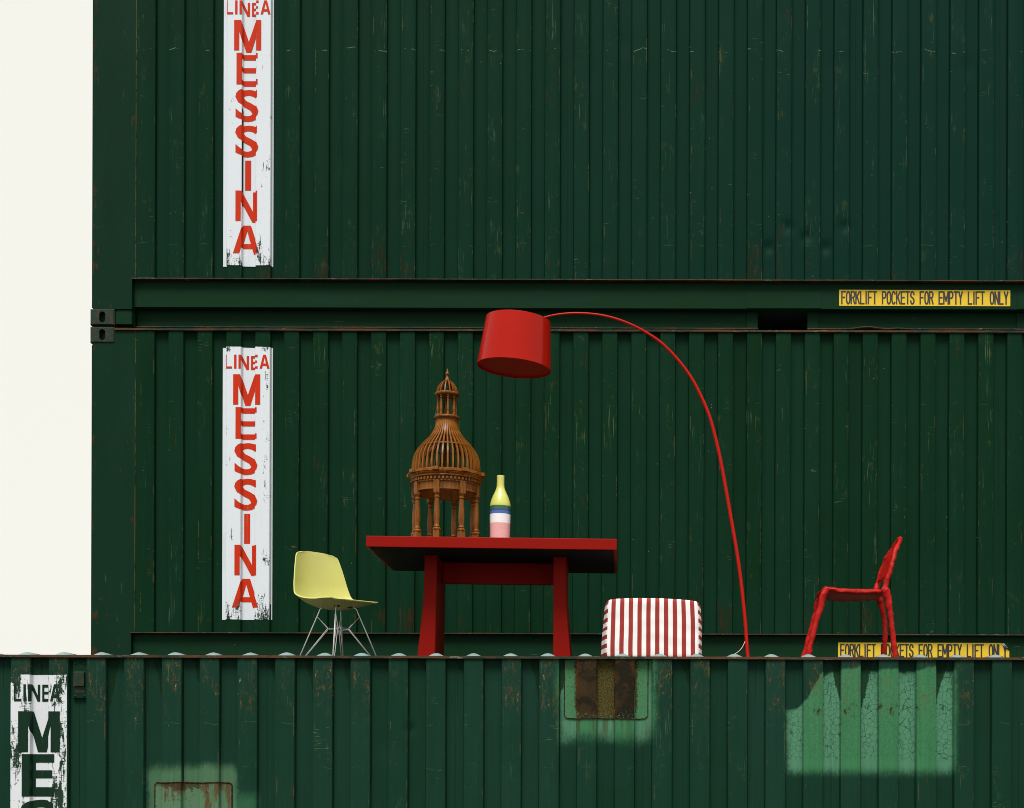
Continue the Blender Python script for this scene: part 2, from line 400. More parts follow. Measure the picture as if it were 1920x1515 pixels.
def worn_print(name, base, white_green, amount=0.0, var=0.06):
    """painted sign or letter; the same scratches run through panel and letters"""
    b = MB(name); X, Y, Z, WX, WZ = b.X, b.Y, b.Z, b.WX, b.WZ
    raised = Y.ss(0.022, 0.008)
    n = b.noise(b.vec(WX * 3.0, 0.0, WZ * 2.0), 1, 4)
    f = b.noise(b.vec(WX * 70.0, 0.0, WZ * 9.0), 1, 3)
    c = b.mix(tuple(v * (1 - var) for v in base), base, (n * 0.6 + f * 0.5).min(1.0))
    c = b.mix(c, tuple(v * 0.8 for v in base), f.ss(0.58, 0.75) * 0.35)
    v = b.noise(b.vec(WX * 150.0, 0.0, WZ * 11.0), 1, 2, 0.5)
    h = b.noise(b.vec(WX * 22.0, 3.0, WZ * 210.0), 1, 2, 0.5)
    g = b.noise(b.vec(WX * 60.0, 6.0, WZ * 34.0), 1, 5, 0.72, 0.6)
    zone = b.noise(b.vec(WX * 13.0, 5.0, WZ * 4.2), 1, 3, 0.6)
    foot = Z.ss(0.74, 0.46) * 0.10 + Z.ss(2.30, 2.45) * 0.05 + (X - 1.285).abs().ss(0.06, 0.0) * 0.04 + (X - 1.02).abs().ss(0.04, 0.0) * 0.02
    w = zone * 0.5 + foot + amount
    m = (v * 0.42 + w).ss(0.592, 0.602).max((h * 0.42 + w).ss(0.605, 0.615)).max((g * 0.55 + w).ss(0.668, 0.674)) * (raised * 0.97 + 0.03)
    gc = b.mix((0.008, 0.02, 0.012), (0.02, 0.05, 0.03), f)
    c = b.mix(c, gc, m.min(1.0))
    st = b.noise(b.vec(WX * 30.0, 2.0, WZ * 1.5), 1, 4)
    c = b.mix(c, (0.42, 0.30, 0.20), st.ss(0.62, 0.75) * 0.22)
    return b.out(c, 0.45, m * -1.0 + f * 0.3, 0.25, 0.001, spec=0.12)
M['sign_white'] = worn_print('worn_white_sign_paint', (0.62, 0.66, 0.71), True)
M['sign_white_front'] = worn_print('flaking_white_sign_paint', (0.62, 0.65, 0.68), True, 0.078)
M['sign_red'] = worn_print('worn_red_letter_paint', (0.50, 0.027, 0.004), False, -0.01, 0.12)
M['sign_green'] = worn_print('dark_green_letter_paint', (0.005, 0.026, 0.013), False, 0.0, 0.3)
def label_yellow():
    b = MB('yellow_label_film')
    n = b.noise(b.vec(b.WX * 5.0, 0.0, b.WZ * 8.0), 1, 4)
    s = b.noise(b.vec(b.WX * 60.0, 0.0, b.WZ * 90.0), 1, 5, 0.7)
    c = b.mix((0.62, 0.40, 0.018), (0.72, 0.50, 0.03), n)
    c = b.mix(c, (0.10, 0.08, 0.02), s.ss(0.69, 0.72) * 0.7)
    return b.out(c, 0.42, s, 0.1, 0.001, spec=0.3)
M['label'] = label_yellow()
M['black_print'] = plain('black_print', (0.012, 0.013, 0.014), 0.5)
M['paper_white'] = plain('torn_label_backing', (0.75, 0.75, 0.72), 0.6)
def rust_plate():
    b = MB('rusted_patch_plate'); X, Z, Y = b.X, b.Z, b.Y
    raised = Y.ss(0.022, 0.008)
    n = b.noise(b.vec(b.WX * 12.0, 0.0, b.WZ * 4.0), 1, 6, 0.75)
    f = b.noise(b.vec(b.WX * 130.0, 0.0, b.WZ * 110.0), 1, 3, 0.7); bl = b.noise(b.vec(b.WX * 7.0, 4.0, b.WZ * 7.0), 1, 3, 0.6)
    g = b.noise(b.vec(b.WX * 90.0, 0.0, b.WZ * 60.0), 1, 4, 0.7)
    rus = b.mix((0.010, 0.0065, 0.0025), (0.050, 0.026, 0.007), (n * 1.2 + f * 1.2 - 0.7).max(0.0).min(1.0))
    oliv = b.mix((0.022, 0.020, 0.004), (0.10, 0.082, 0.020), f.ss(0.35, 0.65))
    green = b.mix((0.03, 0.115, 0.045), (0.07, 0.21, 0.10), g)
    rus = b.mix(rus, (0.006, 0.006, 0.003), bl.ss(0.46, 0.58) * 0.85)
    side = (X - 4.347).abs().ss(0.155, 0.19)
    k = (side * 0.9 + Z.ss(2.30, 2.25) * 0.45 + (g - 0.5) * 1.6 + (f - 0.5) * 0.9 - 0.28)
    c = b.mix(rus, oliv, ((1.0 - raised) * 0.8 + (g - 0.5) * 0.8).max(0.0).min(1.0))
    c = b.mix(c, green, k.ss(0.2, 0.5))
    edge = Y.ss(-0.002, 0.002) * Y.ss(0.022, 0.010)
    c = b.mix(c, (0.30, 0.075, 0.015), edge * n.ss(0.5, 0.6) * 0.9)
    return b.out(c, 0.85, f + g, 0.6, 0.002, spec=0.15)
M['rust_plate'] = rust_plate()
def pale_plate():
    b = MB('pale_green_patch_plate'); X, Z, Y = b.X, b.Z, b.Y
    n = b.noise(b.vec(b.WX * 38.0, 0.0, b.WZ * 5.0), 1, 5, 0.7)
    f = b.noise(b.vec(b.WX * 200.0, 0.0, b.WZ * 150.0), 1, 3, 0.7)
    st = b.noise(b.vec(b.WX * 9.0, 2.0, b.WZ * 1.2), 1, 4, 0.6)
    c = b.mix((0.060, 0.140, 0.070), (0.085, 0.175, 0.095), n)
    top = Z.ss(1.72, 1.87)
    c = b.mix(c, (0.075, 0.040, 0.012), (n * 0.5 + st * 0.5 + top * 0.06).ss(0.53, 0.60) * 0.9)
    c = b.mix(c, (0.05, 0.025, 0.01), f.ss(0.68, 0.72))
    rb = b.noise(b.vec(b.WX * 16.0, 5.0, b.WZ * 16.0), 1, 5, 0.75)
    c = b.mix(c, (0.035, 0.018, 0.006), (rb + (Z + (rb - 0.5) * 0.1).ss(1.80, 1.862) * 0.16).ss(0.56, 0.62) * (X - 1.97).abs().ss(0.2, 0.1) * 0.85)
    return b.out(c, 0.7, f + n, 0.5, 0.002, spec=0.2)
M['pale_plate'] = pale_plate()
def weld():
    b = MB('rusty_weld_bead')
    n = b.noise(b.vec(b.WX * 60.0, b.WY * 60.0, b.WZ * 60.0), 1, 5, 0.7)
    c = b.mix((0.012, 0.006, 0.003), (0.08, 0.032, 0.010), n.ss(0.4, 0.7))
    return b.out(c, 0.85, n, 0.8, 0.004, spec=0.15)
M['weld'] = weld()

# ------------------------------------------------------------------ ground
def ground_mat():
    b = MB('yard_asphalt')
    n = b.noise(b.vec(b.WX, b.WY, 0.0), 0.4, 6, 0.6); f = b.noise(b.vec(b.WX, b.WY, 0.0), 30, 4, 0.7)
    return b.out(b.mix((0.040, 0.040, 0.040), (0.065, 0.064, 0.062), n * 0.6 + f * 0.4), 0.9, f, 0.3, 0.004)
bm = BM(); bmesh.ops.create_grid(bm, x_segments=2, y_segments=2, size=1500)
g = obj('ground', bm, ground_mat()); g['kind'] = 'structure'; g['label'] = 'dark asphalt yard under the containers'

# ------------------------------------------------------------------ lettering
_fonts = {}
def text_mesh(body, weight=0.0, res=4):
    cu = bpy.data.curves.new('lettering', 'FONT'); cu.body = body; cu.offset = weight; cu.resolution_u = res
    cu.fill_mode = 'FRONT'
    o = bpy.data.objects.new('lettering_tmp', cu); COL.objects.link(o)
    dg = bpy.context.evaluated_depsgraph_get(); dg.update()
    me = bpy.data.meshes.new_from_object(o.evaluated_get(dg))
    COL.objects.unlink(o); bpy.data.objects.remove(o); bpy.data.curves.remove(cu)
    return me
STROKES = {
 'F': [[(0,0),(0,1),(1,1)],[(0,.52),(.8,.52)]], 'L': [[(0,1),(0,0),(1,0)]], 'I': [[(.5,0),(.5,1)]], 'T': [[(0,1),(1,1)],[(.5,1),(.5,0)]],
 'K': [[(0,0),(0,1)],[(1,1),(.05,.42)],[(.36,.60),(1,0)]], 'E': [[(1,1),(0,1),(0,0),(1,0)],[(0,.52),(.85,.52)]], 'N': [[(0,0),(0,1),(1,0),(1,1)]],
 'M': [[(0,0),(0,1),(.5,.25),(1,1),(1,0)]], 'Y': [[(0,1),(.5,.45),(1,1)],[(.5,.45),(.5,0)]],
 'O': [[(.5+.5*math.cos(R(a)), .5+.5*(abs(math.sin(R(a)))**.75)*(1 if math.sin(R(a))>=0 else -1)) for a in range(0,361,15)]],
 'C': [[(.5+.5*math.cos(R(a)), .5+.5*(abs(math.sin(R(a)))**.75)*(1 if math.sin(R(a))>=0 else -1)) for a in range(35,326,14)]],
 'S': [[(.98,.78),(.86,.93),(.62,1),(.38,1),(.12,.92),(.02,.76),(.12,.60),(.40,.53),(.64,.47),(.90,.38),(.99,.24),(.88,.08),(.62,0),(.36,0),(.12,.08),(.0,.24)]],
 'P': [[(0,0),(0,1),(.6,1),(.88,.94),(1,.76),(.88,.56),(.6,.48),(0,.48)]], 'R': [[(0,0),(0,1),(.6,1),(.88,.94),(1,.77),(.88,.59),(.6,.52),(0,.52)],[(.55,.52),(1,0)]]}
def notice_mesh(words, x0, x1, z0, z1, y, t=0.0102):
    bm = BM(); adv = {'I': 0.42, 'M': 1.12}; gap = 0.36; sp = 1.25
    tot = sum(adv.get(c, 0.86) + gap for w in words for c in w) - gap * 1 + sp * (len(words) - 1)
    k = (x1 - x0 - t) / tot; x = x0 + t / 2; n = 0
    for w in words:
        for c in w:
            wd = adv.get(c, 0.86)
            for st in STROKES[c]:
                pts = [Vector((x + px * wd * k, 0, z0 + t / 2 + pz * (z1 - z0 - t))) for px, pz in st]
                for a, b in zip(pts[:-1], pts[1:]):
                    d = (b - a).normalized() * (t * 0.42); nn = Vector((d.z, 0, -d.x)).normalized() * t / 2; n += 1
                    q = [bm.verts.new(p + Vector((0, y - 0.00003 * (n % 7), 0))) for p in (a - d + nn, b + d + nn, b + d - nn, a - d - nn)]
                    bm.faces.new(q)
            x += (wd + gap) * k
        x += sp * k
    bm.normal_update()
    for f in bm.faces:
        if f.normal.y > 0: f.normal_flip()
    return bm
OUT = {
 'M': [[(0,0),(0,1),(.255,1),(.5,.36),(.745,1),(1,1),(1,0),(.81,0),(.81,.62),(.595,0),(.405,0),(.19,.62),(.19,0)]],
 'E': [[(0,0),(0,1),(1,1),(1,.83),(.25,.83),(.25,.585),(.93,.585),(.93,.425),(.25,.425),(.25,.17),(1,.17),(1,0)]],
 'MF': [[(0,0),(0,1),(.32,1),(.52,.36),(.72,1),(1,1),(1,0),(.78,0),(.78,.66),(.63,0),(.42,0),(.24,.66),(.24,0)]],
 'EF': [[(0,0),(0,1),(1,1),(1,.80),(.36,.80),(.36,.62),(.94,.62),(.94,.43),(.36,.43),(.36,.22),(1,.22),(1,0)]],
 'I': [[(0,0),(0,1),(1,1),(1,0)]],
 'L': [[(0,0),(0,1),(.22,1),(.22,.15),(1,.15),(1,0)]],
 'N': [[(0,0),(0,1),(.27,1),(.755,.36),(.755,1),(1,1),(1,0),(.73,0),(.245,.64),(.245,0)]],
 'A': [[(0,0),(.36,1),(.64,1),(1,0),(.755,0),(.69,.20),(.31,.20),(.245,0)],[(.365,.37),(.5,.80),(.635,.37)]]}
def s_outline(w=0.185, hw=0.30):
    # heavy grotesque S drawn as a stroke along two bows
    c = []
    for a in range(25, 271, 7): c.append((0.5 + (0.5 - w * .72) * math.cos(R(a)), 0.735 + (0.265 - w / 2) * math.sin(R(a))))
    for a in range(90, -156, -7): c.append((0.5 + (0.5 - w * .72) * math.cos(R(a)), 0.265 + (0.265 - w / 2) * math.sin(R(a))))
    c = [(x, y) for i, (x, y) in enumerate(c)]
    L, Rr = [], []
    for i, (x, y) in enumerate(c):
        x0, y0 = c[max(0, i - 2)]; x1, y1 = c[min(len(c) - 1, i + 2)]
        tx, ty = x1 - x0, (y1 - y0) * 1.35; l = math.hypot(tx, ty); nx, ny = -ty / l, tx / l
        L.append((x + nx * w * .72, y + ny * w / 2)); Rr.append((x - nx * w * .72, y - ny * w / 2))
    return L, Rr
def letter_mesh(ch):
    bm = BM()
    if ch == 'S':
        L, Rr = s_outline(); a = [bm.verts.new((x, y, 0)) for x, y in L]; b = [bm.verts.new((x, y, 0)) for x, y in Rr]
        for i in range(len(a) - 1): bm.faces.new((a[i], b[i], b[i + 1], a[i + 1]))
    else:
        es = []
        for lp_ in OUT[ch]:
            vs = [bm.verts.new((x, y, 0)) for x, y in lp_]
            es += [bm.edges.new((vs[i], vs[(i + 1) % len(vs)])) for i in range(len(vs))]
        bmesh.ops.triangle_fill(bm, edges=es, use_beauty=True, use_dissolve=False)
    m = bpy.data.meshes.new('letter'); bm.to_mesh(m); bm.free(); return m
def word_mesh(word, sp=0.13):
    bm = BM(); x = 0; wid = {'I': 0.16, 'L': 0.46, 'N': 0.62, 'E': 0.52, 'A': 0.66}
    for ch in word:
        n0 = len(bm.verts); me = letter_mesh(ch); bm.from_mesh(me); bpy.data.meshes.remove(me); bm.verts.ensure_lookup_table()
        for v in bm.verts[n0:]: v.co.x = x + v.co.x * wid[ch]
        x += wid[ch] + sp
    m = bpy.data.meshes.new('lettering'); bm.to_mesh(m); bm.free(); return m
def fit_text(body, x0, x1, z0, z1, weight=0.0, yfun=lambda x: 0.0, off=0.004, cuts=()):
    me = letter_mesh(body) if body in OUT else word_mesh(body) if body == 'LINEA' else text_mesh(body, weight)
    bm = BM(); bm.from_mesh(me); bpy.data.meshes.remove(me)
    bmesh.ops.remove_doubles(bm, verts=bm.verts, dist=1e-5)
    xs = [v.co.x for v in bm.verts]; ys = [v.co.y for v in bm.verts]
    ax, bx_, ay, by = min(xs), max(xs), min(ys), max(ys)
    for v in bm.verts:
        v.co = Vector((x0 + (v.co.x - ax) / (bx_ - ax) * (x1 - x0), 0, z0 + (v.co.y - ay) / (by - ay) * (z1 - z0)))
    for cx in cuts:
        if x0 < cx < x1:
            bmesh.ops.bisect_plane(bm, geom=bm.verts[:] + bm.edges[:] + bm.faces[:], plane_co=(cx, 0, 0), plane_no=(1, 0, 0), dist=1e-6)
    for v in bm.verts: v.co.y = yfun(v.co.x) - off
    bm.normal_update()
    for f in bm.faces:
        if f.normal.y > 0: f.normal_flip()
    return bm

# ------------------------------------------------------------------ container parts
random.seed(4)
def wall_sheet(x0, x1, seed, dents=()):
    pts, _ = profile_pts(x0, x1)
    dense = any(d[3] > 0.01 for d in dents); nz = 110 if dense else 26
    if dense:
        q = []
        for a, b_ in zip(pts[:-1], pts[1:]):
            n = max(1, int((b_[0] - a[0]) / 0.016)); q += [(a[0] + (b_[0] - a[0]) * i / n, a[1] + (b_[1] - a[1]) * i / n) for i in range(n)]
        pts = q + [pts[-1]]
    bm = BM(); cols = []
    for i, (x, y) in enumerate(pts):
        colv = []
        for k in range(nz + 1):
            z = Z_FL + (Z_CAP + 0.004 - Z_FL) * k / nz
            wob = noise.noise(Vector((x * 2.1 + seed * 7.3, z * 1.7, seed))) * 0.0022 + noise.noise(Vector((x * 9 + seed, z * 5, seed * 3))) * 0.0009
            dy = 0
            for (dx, dz, rad, dep) in dents:
                q = ((x - dx) / rad) ** 2 + ((z - dz) / (rad * 1.1)) ** 2
                if q < 4: dy += dep * math.exp(-q * 1.4)
            fade = min(1, (z - Z_FL) / 0.1, (Z_CAP - z) / 0.1 + 0.05)
            colv.append(bm.verts.new((x + noise.noise(Vector((x * 5, z * 1.1, seed * 2))) * 0.0015, y + (wob + dy) * max(0, fade), z)))
        cols.append(colv)
    for i in range(len(cols) - 1):
        for k in range(nz):
            f = bm.faces.new((cols[i][k], cols[i + 1][k], cols[i + 1][k + 1], cols[i][k + 1])); f.smooth = True
    # weld ridge along the seam to the next sheet
    xs, ys = pts[-1]
    tube(bm, [(xs, ys + 0.001, Z_FL + (Z_CAP - Z_FL) * k / 8) for k in range(9)], 0.0035, 5, cap=False)
    for e in bm.edges:
        if len(e.link_faces) == 2 and e.calc_face_angle(0) > R(35): e.smooth = False
    bm.normal_update()
    return bm
SEAMS = [0.33] + [R0 + SLOPE + PITCH * k + (PITCH - RIB - 2 * SLOPE) / 2 for k in range(4, 55, 5)]
def casting_mesh():
    w, d, h = 0.178, 0.162, 0.118; bm = BM(); n = 20
    hole = []
    for k in range(n):
        a = 2 * math.pi * (k + 0.5) / n
        x, z = 0.0225 * math.cos(a), 0.0225 * math.sin(a)
        hole.append((w / 2 + x, h / 2 + z + (0.018 if z > 0 else -0.018)))
    def outer(p):
        x, z = p[0] - w / 2, p[1] - h / 2
        s = max(abs(x) / (w / 2), abs(z) / (h / 2)); return (w / 2 + x / s, h / 2 + z / s)
    r = 0.008
    vin = [bm.verts.new((x, 0, z)) for x, z in hole]
    vdeep = [bm.verts.new((x, 0.05, z)) for x, z in hole]
    def rad_out(p, ins):
        x, z = outer(p); return (w / 2 + (x - w / 2) * (1 - ins / (w / 2)), h / 2 + (z - h / 2) * (1 - ins / (h / 2)))
    corner_dirs = [(0, 0), (w, 0), (w, h), (0, h)]
    ring = [outer(p) for p in hole]
    # snap the nearest ring point to each true corner so the outline is square
    for cx, cz in corner_dirs:
        i = min(range(n), key=lambda j: (ring[j][0] - cx) ** 2 + (ring[j][1] - cz) ** 2); ring[i] = (cx, cz)
    vo = [bm.verts.new((w / 2 + (x - w / 2) * (1 - r / (w / 2)), 0, h / 2 + (z - h / 2) * (1 - r / (h / 2)))) for x, z in ring]
    v1 = [bm.verts.new((x, r, z)) for x, z in ring]
    v2 = [bm.verts.new((x, d, z)) for x, z in ring]
    for k in range(n):
        j = (k + 1) % n
        for a, b_ in ((vdeep, vin), (vin, vo), (vo, v1), (v1, v2)):
            bm.faces.new((a[k], a[j], b_[j], b_[k]))
    bm.faces.new(vdeep); bm.faces.new(v2)
    bmesh.ops.recalc_face_normals(bm, faces=bm.faces)
    m = bpy.data.meshes.new('corner_casting'); bm.to_mesh(m); bm.free(); m.materials.append(M['casting']); return m
CAST = casting_mesh()
def roof_mesh():
    bm = BM(); xs = []; n = int((LEN - 0.4) / PITCH)
    x0 = R0 - RIB / 2 - 0.012
    sub = [0, .10, .17, .24, .33, .42, .5, .58, .67, .76, .83, .90]
    for k in range(n):
        xs += [(x0 - PITCH / 2 + PITCH * (k + s), s, k) for s in sub]
    ys = [0.012, 0.03, 0.045, 0.06, 0.08, 0.105, 0.13, 0.6, 1.2, 1.8, WID - 0.13, WID - 0.09, WID - 0.05, WID - 0.012]
    def ridge(s, k):
        t = 1 - min(1, abs(s - 0.5) / 0.31); return (t * t * (3 - 2 * t)) ** 0.55 if t > 0 else 0
    g = []
    rnd = random.Random(3); amp = [0.034 * rnd.uniform(0.80, 1.0) for _ in range(n)]; sh = [rnd.uniform(0, 0.02) for _ in range(n)]
    flat = rnd.sample(range(30), 2)
    for x, s, k in xs:
        row = []
        for y in ys:
            e = min(y - 0.02 - sh[k], WID - 0.03 - y) / 0.075; e = max(0, min(1, e)); e = e * e * (3 - 2 * e)
            row.append(bm.verts.new((x, y, 2.572 + ridge(s, k) * e * (0.034 if 0.13 <= y <= WID - 0.14 else amp[k]))))
        g.append(row)
    for i in range(len(g) - 1):
        for j in range(len(ys) - 1):
            bm.faces.new((g[i][j], g[i + 1][j], g[i + 1][j + 1], g[i][j + 1])).smooth = True
    m = bpy.data.meshes.new('roof'); bm.to_mesh(m); bm.free(); m.materials.append(M['roof']); return m
ROOF = roof_mesh()
def wavy_bar(bm, x0, x1, y0, y1, z0, z1, seed, amp=0.0012, n=150):
    """long thin flange whose edges are a little bent"""
    rows = []
    for i in range(n + 1):
        x = x0 + (x1 - x0) * i / n
        dz = noise.noise(Vector((x * 1.9, seed, 0))) * amp * 1.6 + noise.noise(Vector((x * 11, seed, 4))) * amp
        dy = noise.noise(Vector((x * 2.3, seed, 9))) * amp * 2
        rows.append([bm.verts.new(p) for p in ((x, y0 + dy, z0 + dz), (x, y1, z0), (x, y1, z1), (x, y0 + dy, z1 + dz))])
    for a, b_ in zip(rows[:-1], rows[1:]):
        for k in range(4): bm.faces.new((a[k], a[(k + 1) % 4], b_[(k + 1) % 4], b_[k]))
    bm.faces.new(rows[0][::-1]); bm.faces.new(rows[-1])
    bmesh.ops.recalc_face_normals(bm, faces=bm.faces); return bm
LETTERS = [('M', 1.046, 1.245, 2.021, 2.244), ('E', 1.064, 1.219, 1.771, 2.003), ('S', 1.056, 1.226, 1.511, 1.746), ('S', 1.056, 1.226, 1.249, 1.483),
           ('I', 1.121, 1.165, 1.005, 1.225), ('N', 1.059, 1.218, 0.768, 0.991), ('A', 1.041, 1.235, 0.531, 0.746)]
CUTS = [p[0] for p in profile_pts(0.9, 1.4)[0]]
def sign_panel(x0, x1, z0, z1, mat, parent, seed):
    pts, yf = profile_pts(x0, x1); bm = BM(); cols = []; n = 60
    for i, (x, y) in enumerate(pts):
        # bottom and top edges are where the paint stops: a little ragged
        jt = noise.noise(Vector((x * 40, seed, 1))) * 0.004; jb = noise.noise(Vector((x * 40, seed, 5))) * 0.004
        cols.append([bm.verts.new((x, y - 0.0035, z0 + jb + (z1 + jt - z0 - jb) * k / n)) for k in range(n + 1)])
    for a, b_ in zip(cols[:-1], cols[1:]):
        for k in range(n): bm.faces.new((a[k], b_[k], b_[k + 1], a[k + 1]))
    return obj('sign_panel', bm, mat, parent)
def ribbon(x0, x1, z0, z1, off, zn=14):
    pts, _ = profile_pts(x0, x1); bm = BM(); cols = []
    for x, y in pts: cols.append([bm.verts.new((x, y - off, z0 + (z1 - z0) * k / zn)) for k in range(zn + 1)])
    for a, b_ in zip(cols[:-1], cols[1:]):
        for k in range(zn): bm.faces.new((a[k], b_[k], b_[k + 1], a[k + 1]))
    return bm
def weld_path(bm, pts, r, seed):
    out = []
    for a, b_ in zip(pts[:-1], pts[1:]):
        a, b_ = Vector(a), Vector(b_); n = max(1, int((b_ - a).length / 0.006))
        out += [a.lerp(b_, k / n) for k in range(n)]
    out.append(Vector(pts[-1]))
    tube(bm, out, [r * (1 + 0.45 * noise.noise(p * 90 + Vector((seed, 0, 0)))) for p in out], 6, ref=(0.3, -1, 0.2))
def container(label, loc, green, lettermat, whitemat, seed, front=False, first_sheets=None, share=None):
    t = thing('shipping_container', label, 'container', loc, group='stacked green shipping containers')
    rnd = random.Random(seed)
    for j in range(11):
        if share: obj('side_sheet', share['sheets'][j], None, t); continue
        x1 = min(SEAMS[j + 1], 12.0)
        dents = []
        for _ in range(2): dents.append((rnd.uniform(SEAMS[j], x1), rnd.uniform(0.5, 2.3), rnd.uniform(0.05, 0.13), rnd.uniform(0.002, 0.006)))
        if not front and seed == 2 and j in (3, 4, 5): dents += [(4.98 + 0.14 * q, 0.60 + 0.07 * ((q * 2) % 3), 0.045, 0.016) for q in range(5)]
        if seed == 3 and j == 2: dents += [(3.24, 2.17, 0.025, 0.012)]
        o = obj('side_sheet', wall_sheet(SEAMS[j], x1, seed * 3.1 + j, dents), green, t)
        if first_sheets is not None: first_sheets.append(o.data)
    # corner posts
    for sx in (0, 1):
        for sy in (0, 1):
            bm = BM()
            w = 0.3275 if sx == 0 else 0.19
            x0 = 0.0 if sx == 0 else LEN - w
            y0 = 0.002 if sy == 0 else WID - 0.16
            if sx == 0 and sy == 0:
                prism(bm, [(0, .1195), (.298, .1195), (.298, .349), (w, .349), (w, 2.5645), (.174, 2.5645), (.174, HGT - .1195), (0, HGT - .1195)], 0.002, 0.16)
                bmesh.ops.bevel(bm, geom=[e for e in bm.edges if e.verts[0].co.x < .001 and e.verts[1].co.x < .001], offset=0.012, segments=3, affect='EDGES')
            else: box(bm, x0, x0 + w, y0, y0 + 0.158, 0.1195, HGT - 0.1195, 0.012, 3)
            auto_smooth(obj('corner_post', bm, M['post'], t))
            for z in (0.0, HGT - 0.118):
                c = obj('corner_casting', CAST, None, t)
                c.location = (-0.006 if sx == 0 else LEN - 0.172, -0.006, z) if sy == 0 else (0.172 if sx == 0 else LEN + 0.006, WID + 0.006, z)
                if sy: c.rotation_euler = (0, 0, math.pi)
    bm = BM(); wavy_bar(bm, 0.173, 12.0, -0.011, 0.09, Z_CAP, 2.579, seed)
    obj('top_rail', bm, M['rusty'], t)
    # bottom rail: flange under the wall, deep upper web, set-back lower web with forklift pockets
    br = BM(); box(br, 0.30, 12.0, 0.045, 0.155, 0.147, 0.341, 0.003, 1)
    xs = [0.30, 4.912, 5.276, 6.916, 7.280, 12.0]
    for a, b_ in ((0, 1), (2, 3), (4, 5)):
        box(br, xs[a], xs[b_], 0.118, 0.130, 0.020, 0.1475)
    rail = obj('bottom_rail', br, M['rail'], t)
    bm = BM(); wavy_bar(bm, 0.296, 12.0, -0.004, 0.10, 0.3415, Z_FL + 0.001, seed + 5, 0.0009)
    obj('flange', bm, M['rusty'], rail)
    for a, b_ in ((0, 1), (2, 3), (4, 5)):
        bm = BM(); wavy_bar(bm, xs[a], xs[b_], 0.090, 0.117, 0.014, 0.021, seed + 8 + a, 0.0012)
        if a == 2 and not front:
            for v in bm.verts:
                v.co.z += 0.016 * math.exp(-((v.co.x - 5.72) / 0.09) ** 2) + 0.006 * math.exp(-((v.co.x - 5.95) / 0.05) ** 2)
        obj('lower_flange', bm, M['rusty'], rail)
    for px in (4.912, 6.916):
        for ja, jb in ((px - 0.085, px - 0.004), (px + 0.368, px + 0.45)): obj('pocket_jamb', box(BM(), ja, jb, 0.108, 0.1165, 0.024, 0.145, 0.002, 1), M['rail'], rail)
        bm = BM(); box(bm, px - 0.095, px + 0.462, 0.041, 0.0445, 0.152, 0.271, 0.0015, 1)
        obj('pocket_plate', bm, M['rail'], rail)
    bm = BM(); box(bm, 0.174, 0.294, 0.012, 0.11, 0.010, 0.118, 0.004, 2); obj('end_plate', bm, M['rail'], rail)
    # shell: roof, far side, ends and floor
    obj('roof', ROOF, None, t)
    bm = BM(); box(bm, 0.165, LEN - 0.165, WID - 0.05, WID - 0.02, 0.02, 2.566); obj('far_side', bm, M['rail'], t)
    for x0 in (0.02, LEN - 0.05):
        bm = BM(); box(bm, x0, x0 + 0.03, 0.165, WID - 0.165, 0.02, 2.566); obj('end_wall', bm, M['rail'], t)
    bm = BM(); box(bm, 0.06, LEN - 0.06, 0.16, WID - 0.06, 0.16, 0.19); obj('floor_deck', bm, M['inner'], t)
    # sign
    x0, x1 = (0.981, 1.311) if front else (0.960, 1.329)
    pan = sign_panel(x0, x1, 0.443, 2.467 if front else 2.447, whitemat, t, seed)
    wd = fit_text('LINEA', 1.014 if front else 0.987, 1.276 if front else 1.313, 2.317 if front else 2.286, 2.413 if front else 2.388, 0.018 if front else 0.012, WALL_Y, 0.0055, CUTS)
    obj('lettering', wd, lettermat, pan)
    for ch, a, b_, z0, z1 in LETTERS:
        if front:
            c = 1.152; s = 1.18; a, b_ = c + (a - 1.143) * s, c + (b_ - 1.143) * s; z0 += 0.01; z1 += 0.017
        if front and ch + 'F' in OUT: ch += 'F'
        obj('letter', fit_text(ch, a, b_, z0, z1, 0.022, WALL_Y, 0.0055, CUTS), lettermat, pan)
    # forklift notice
    bm = BM(); box(bm, 5.503, 6.766, 0.0425, 0.0448, 0.172, 0.290)
    if seed == 1:      # corner of the lower film has lifted
        for v in bm.verts:
            pass
    lab = obj('warning_label', bm, M['label'], t)
    obj('lettering', notice_mesh(['FORKLIFT', 'POCKETS', 'FOR', 'EMPTY', 'LIFT', 'ONLY'], 5.518, 6.752, 0.183, 0.281, 0.0405), M['black_print'], lab)
    if seed == 1:
        bm = BM()
        v = [bm.verts.new(p) for p in ((6.705, 0.0415, 0.291), (6.767, 0.0415, 0.291), (6.767, 0.0415, 0.232), (6.735, 0.028, 0.262), (6.750, 0.033, 0.245))]
        bm.faces.new((v[0], v[1], v[2], v[4], v[3])); obj('torn_corner', bm, M['rail'], lab)
        bm = BM(); v = [bm.verts.new(p) for p in ((6.700, 0.041, 0.282), (6.722, 0.026, 0.288), (6.752, 0.030, 0.252), (6.735, 0.040, 0.258))]
        bm.faces.new(v); obj('curled_film', bm, M['paper_white'], lab)
    return t

sheets1 = []
XB, YB, STEP = -3.867, 10.976, 2.603
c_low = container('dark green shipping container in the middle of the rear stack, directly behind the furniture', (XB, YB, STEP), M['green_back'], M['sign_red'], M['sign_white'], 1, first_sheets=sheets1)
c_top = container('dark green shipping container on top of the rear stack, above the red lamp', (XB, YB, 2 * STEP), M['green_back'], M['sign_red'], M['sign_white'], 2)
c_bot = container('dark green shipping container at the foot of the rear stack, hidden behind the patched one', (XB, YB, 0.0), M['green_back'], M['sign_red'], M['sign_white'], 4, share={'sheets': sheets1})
c_front = container('patched green shipping container with rusty top rail, carrying the furniture on its roof', (-4.404, 8.411, 0.0), M['green_front'], M['sign_green'], M['sign_white_front'], 3, front=True)

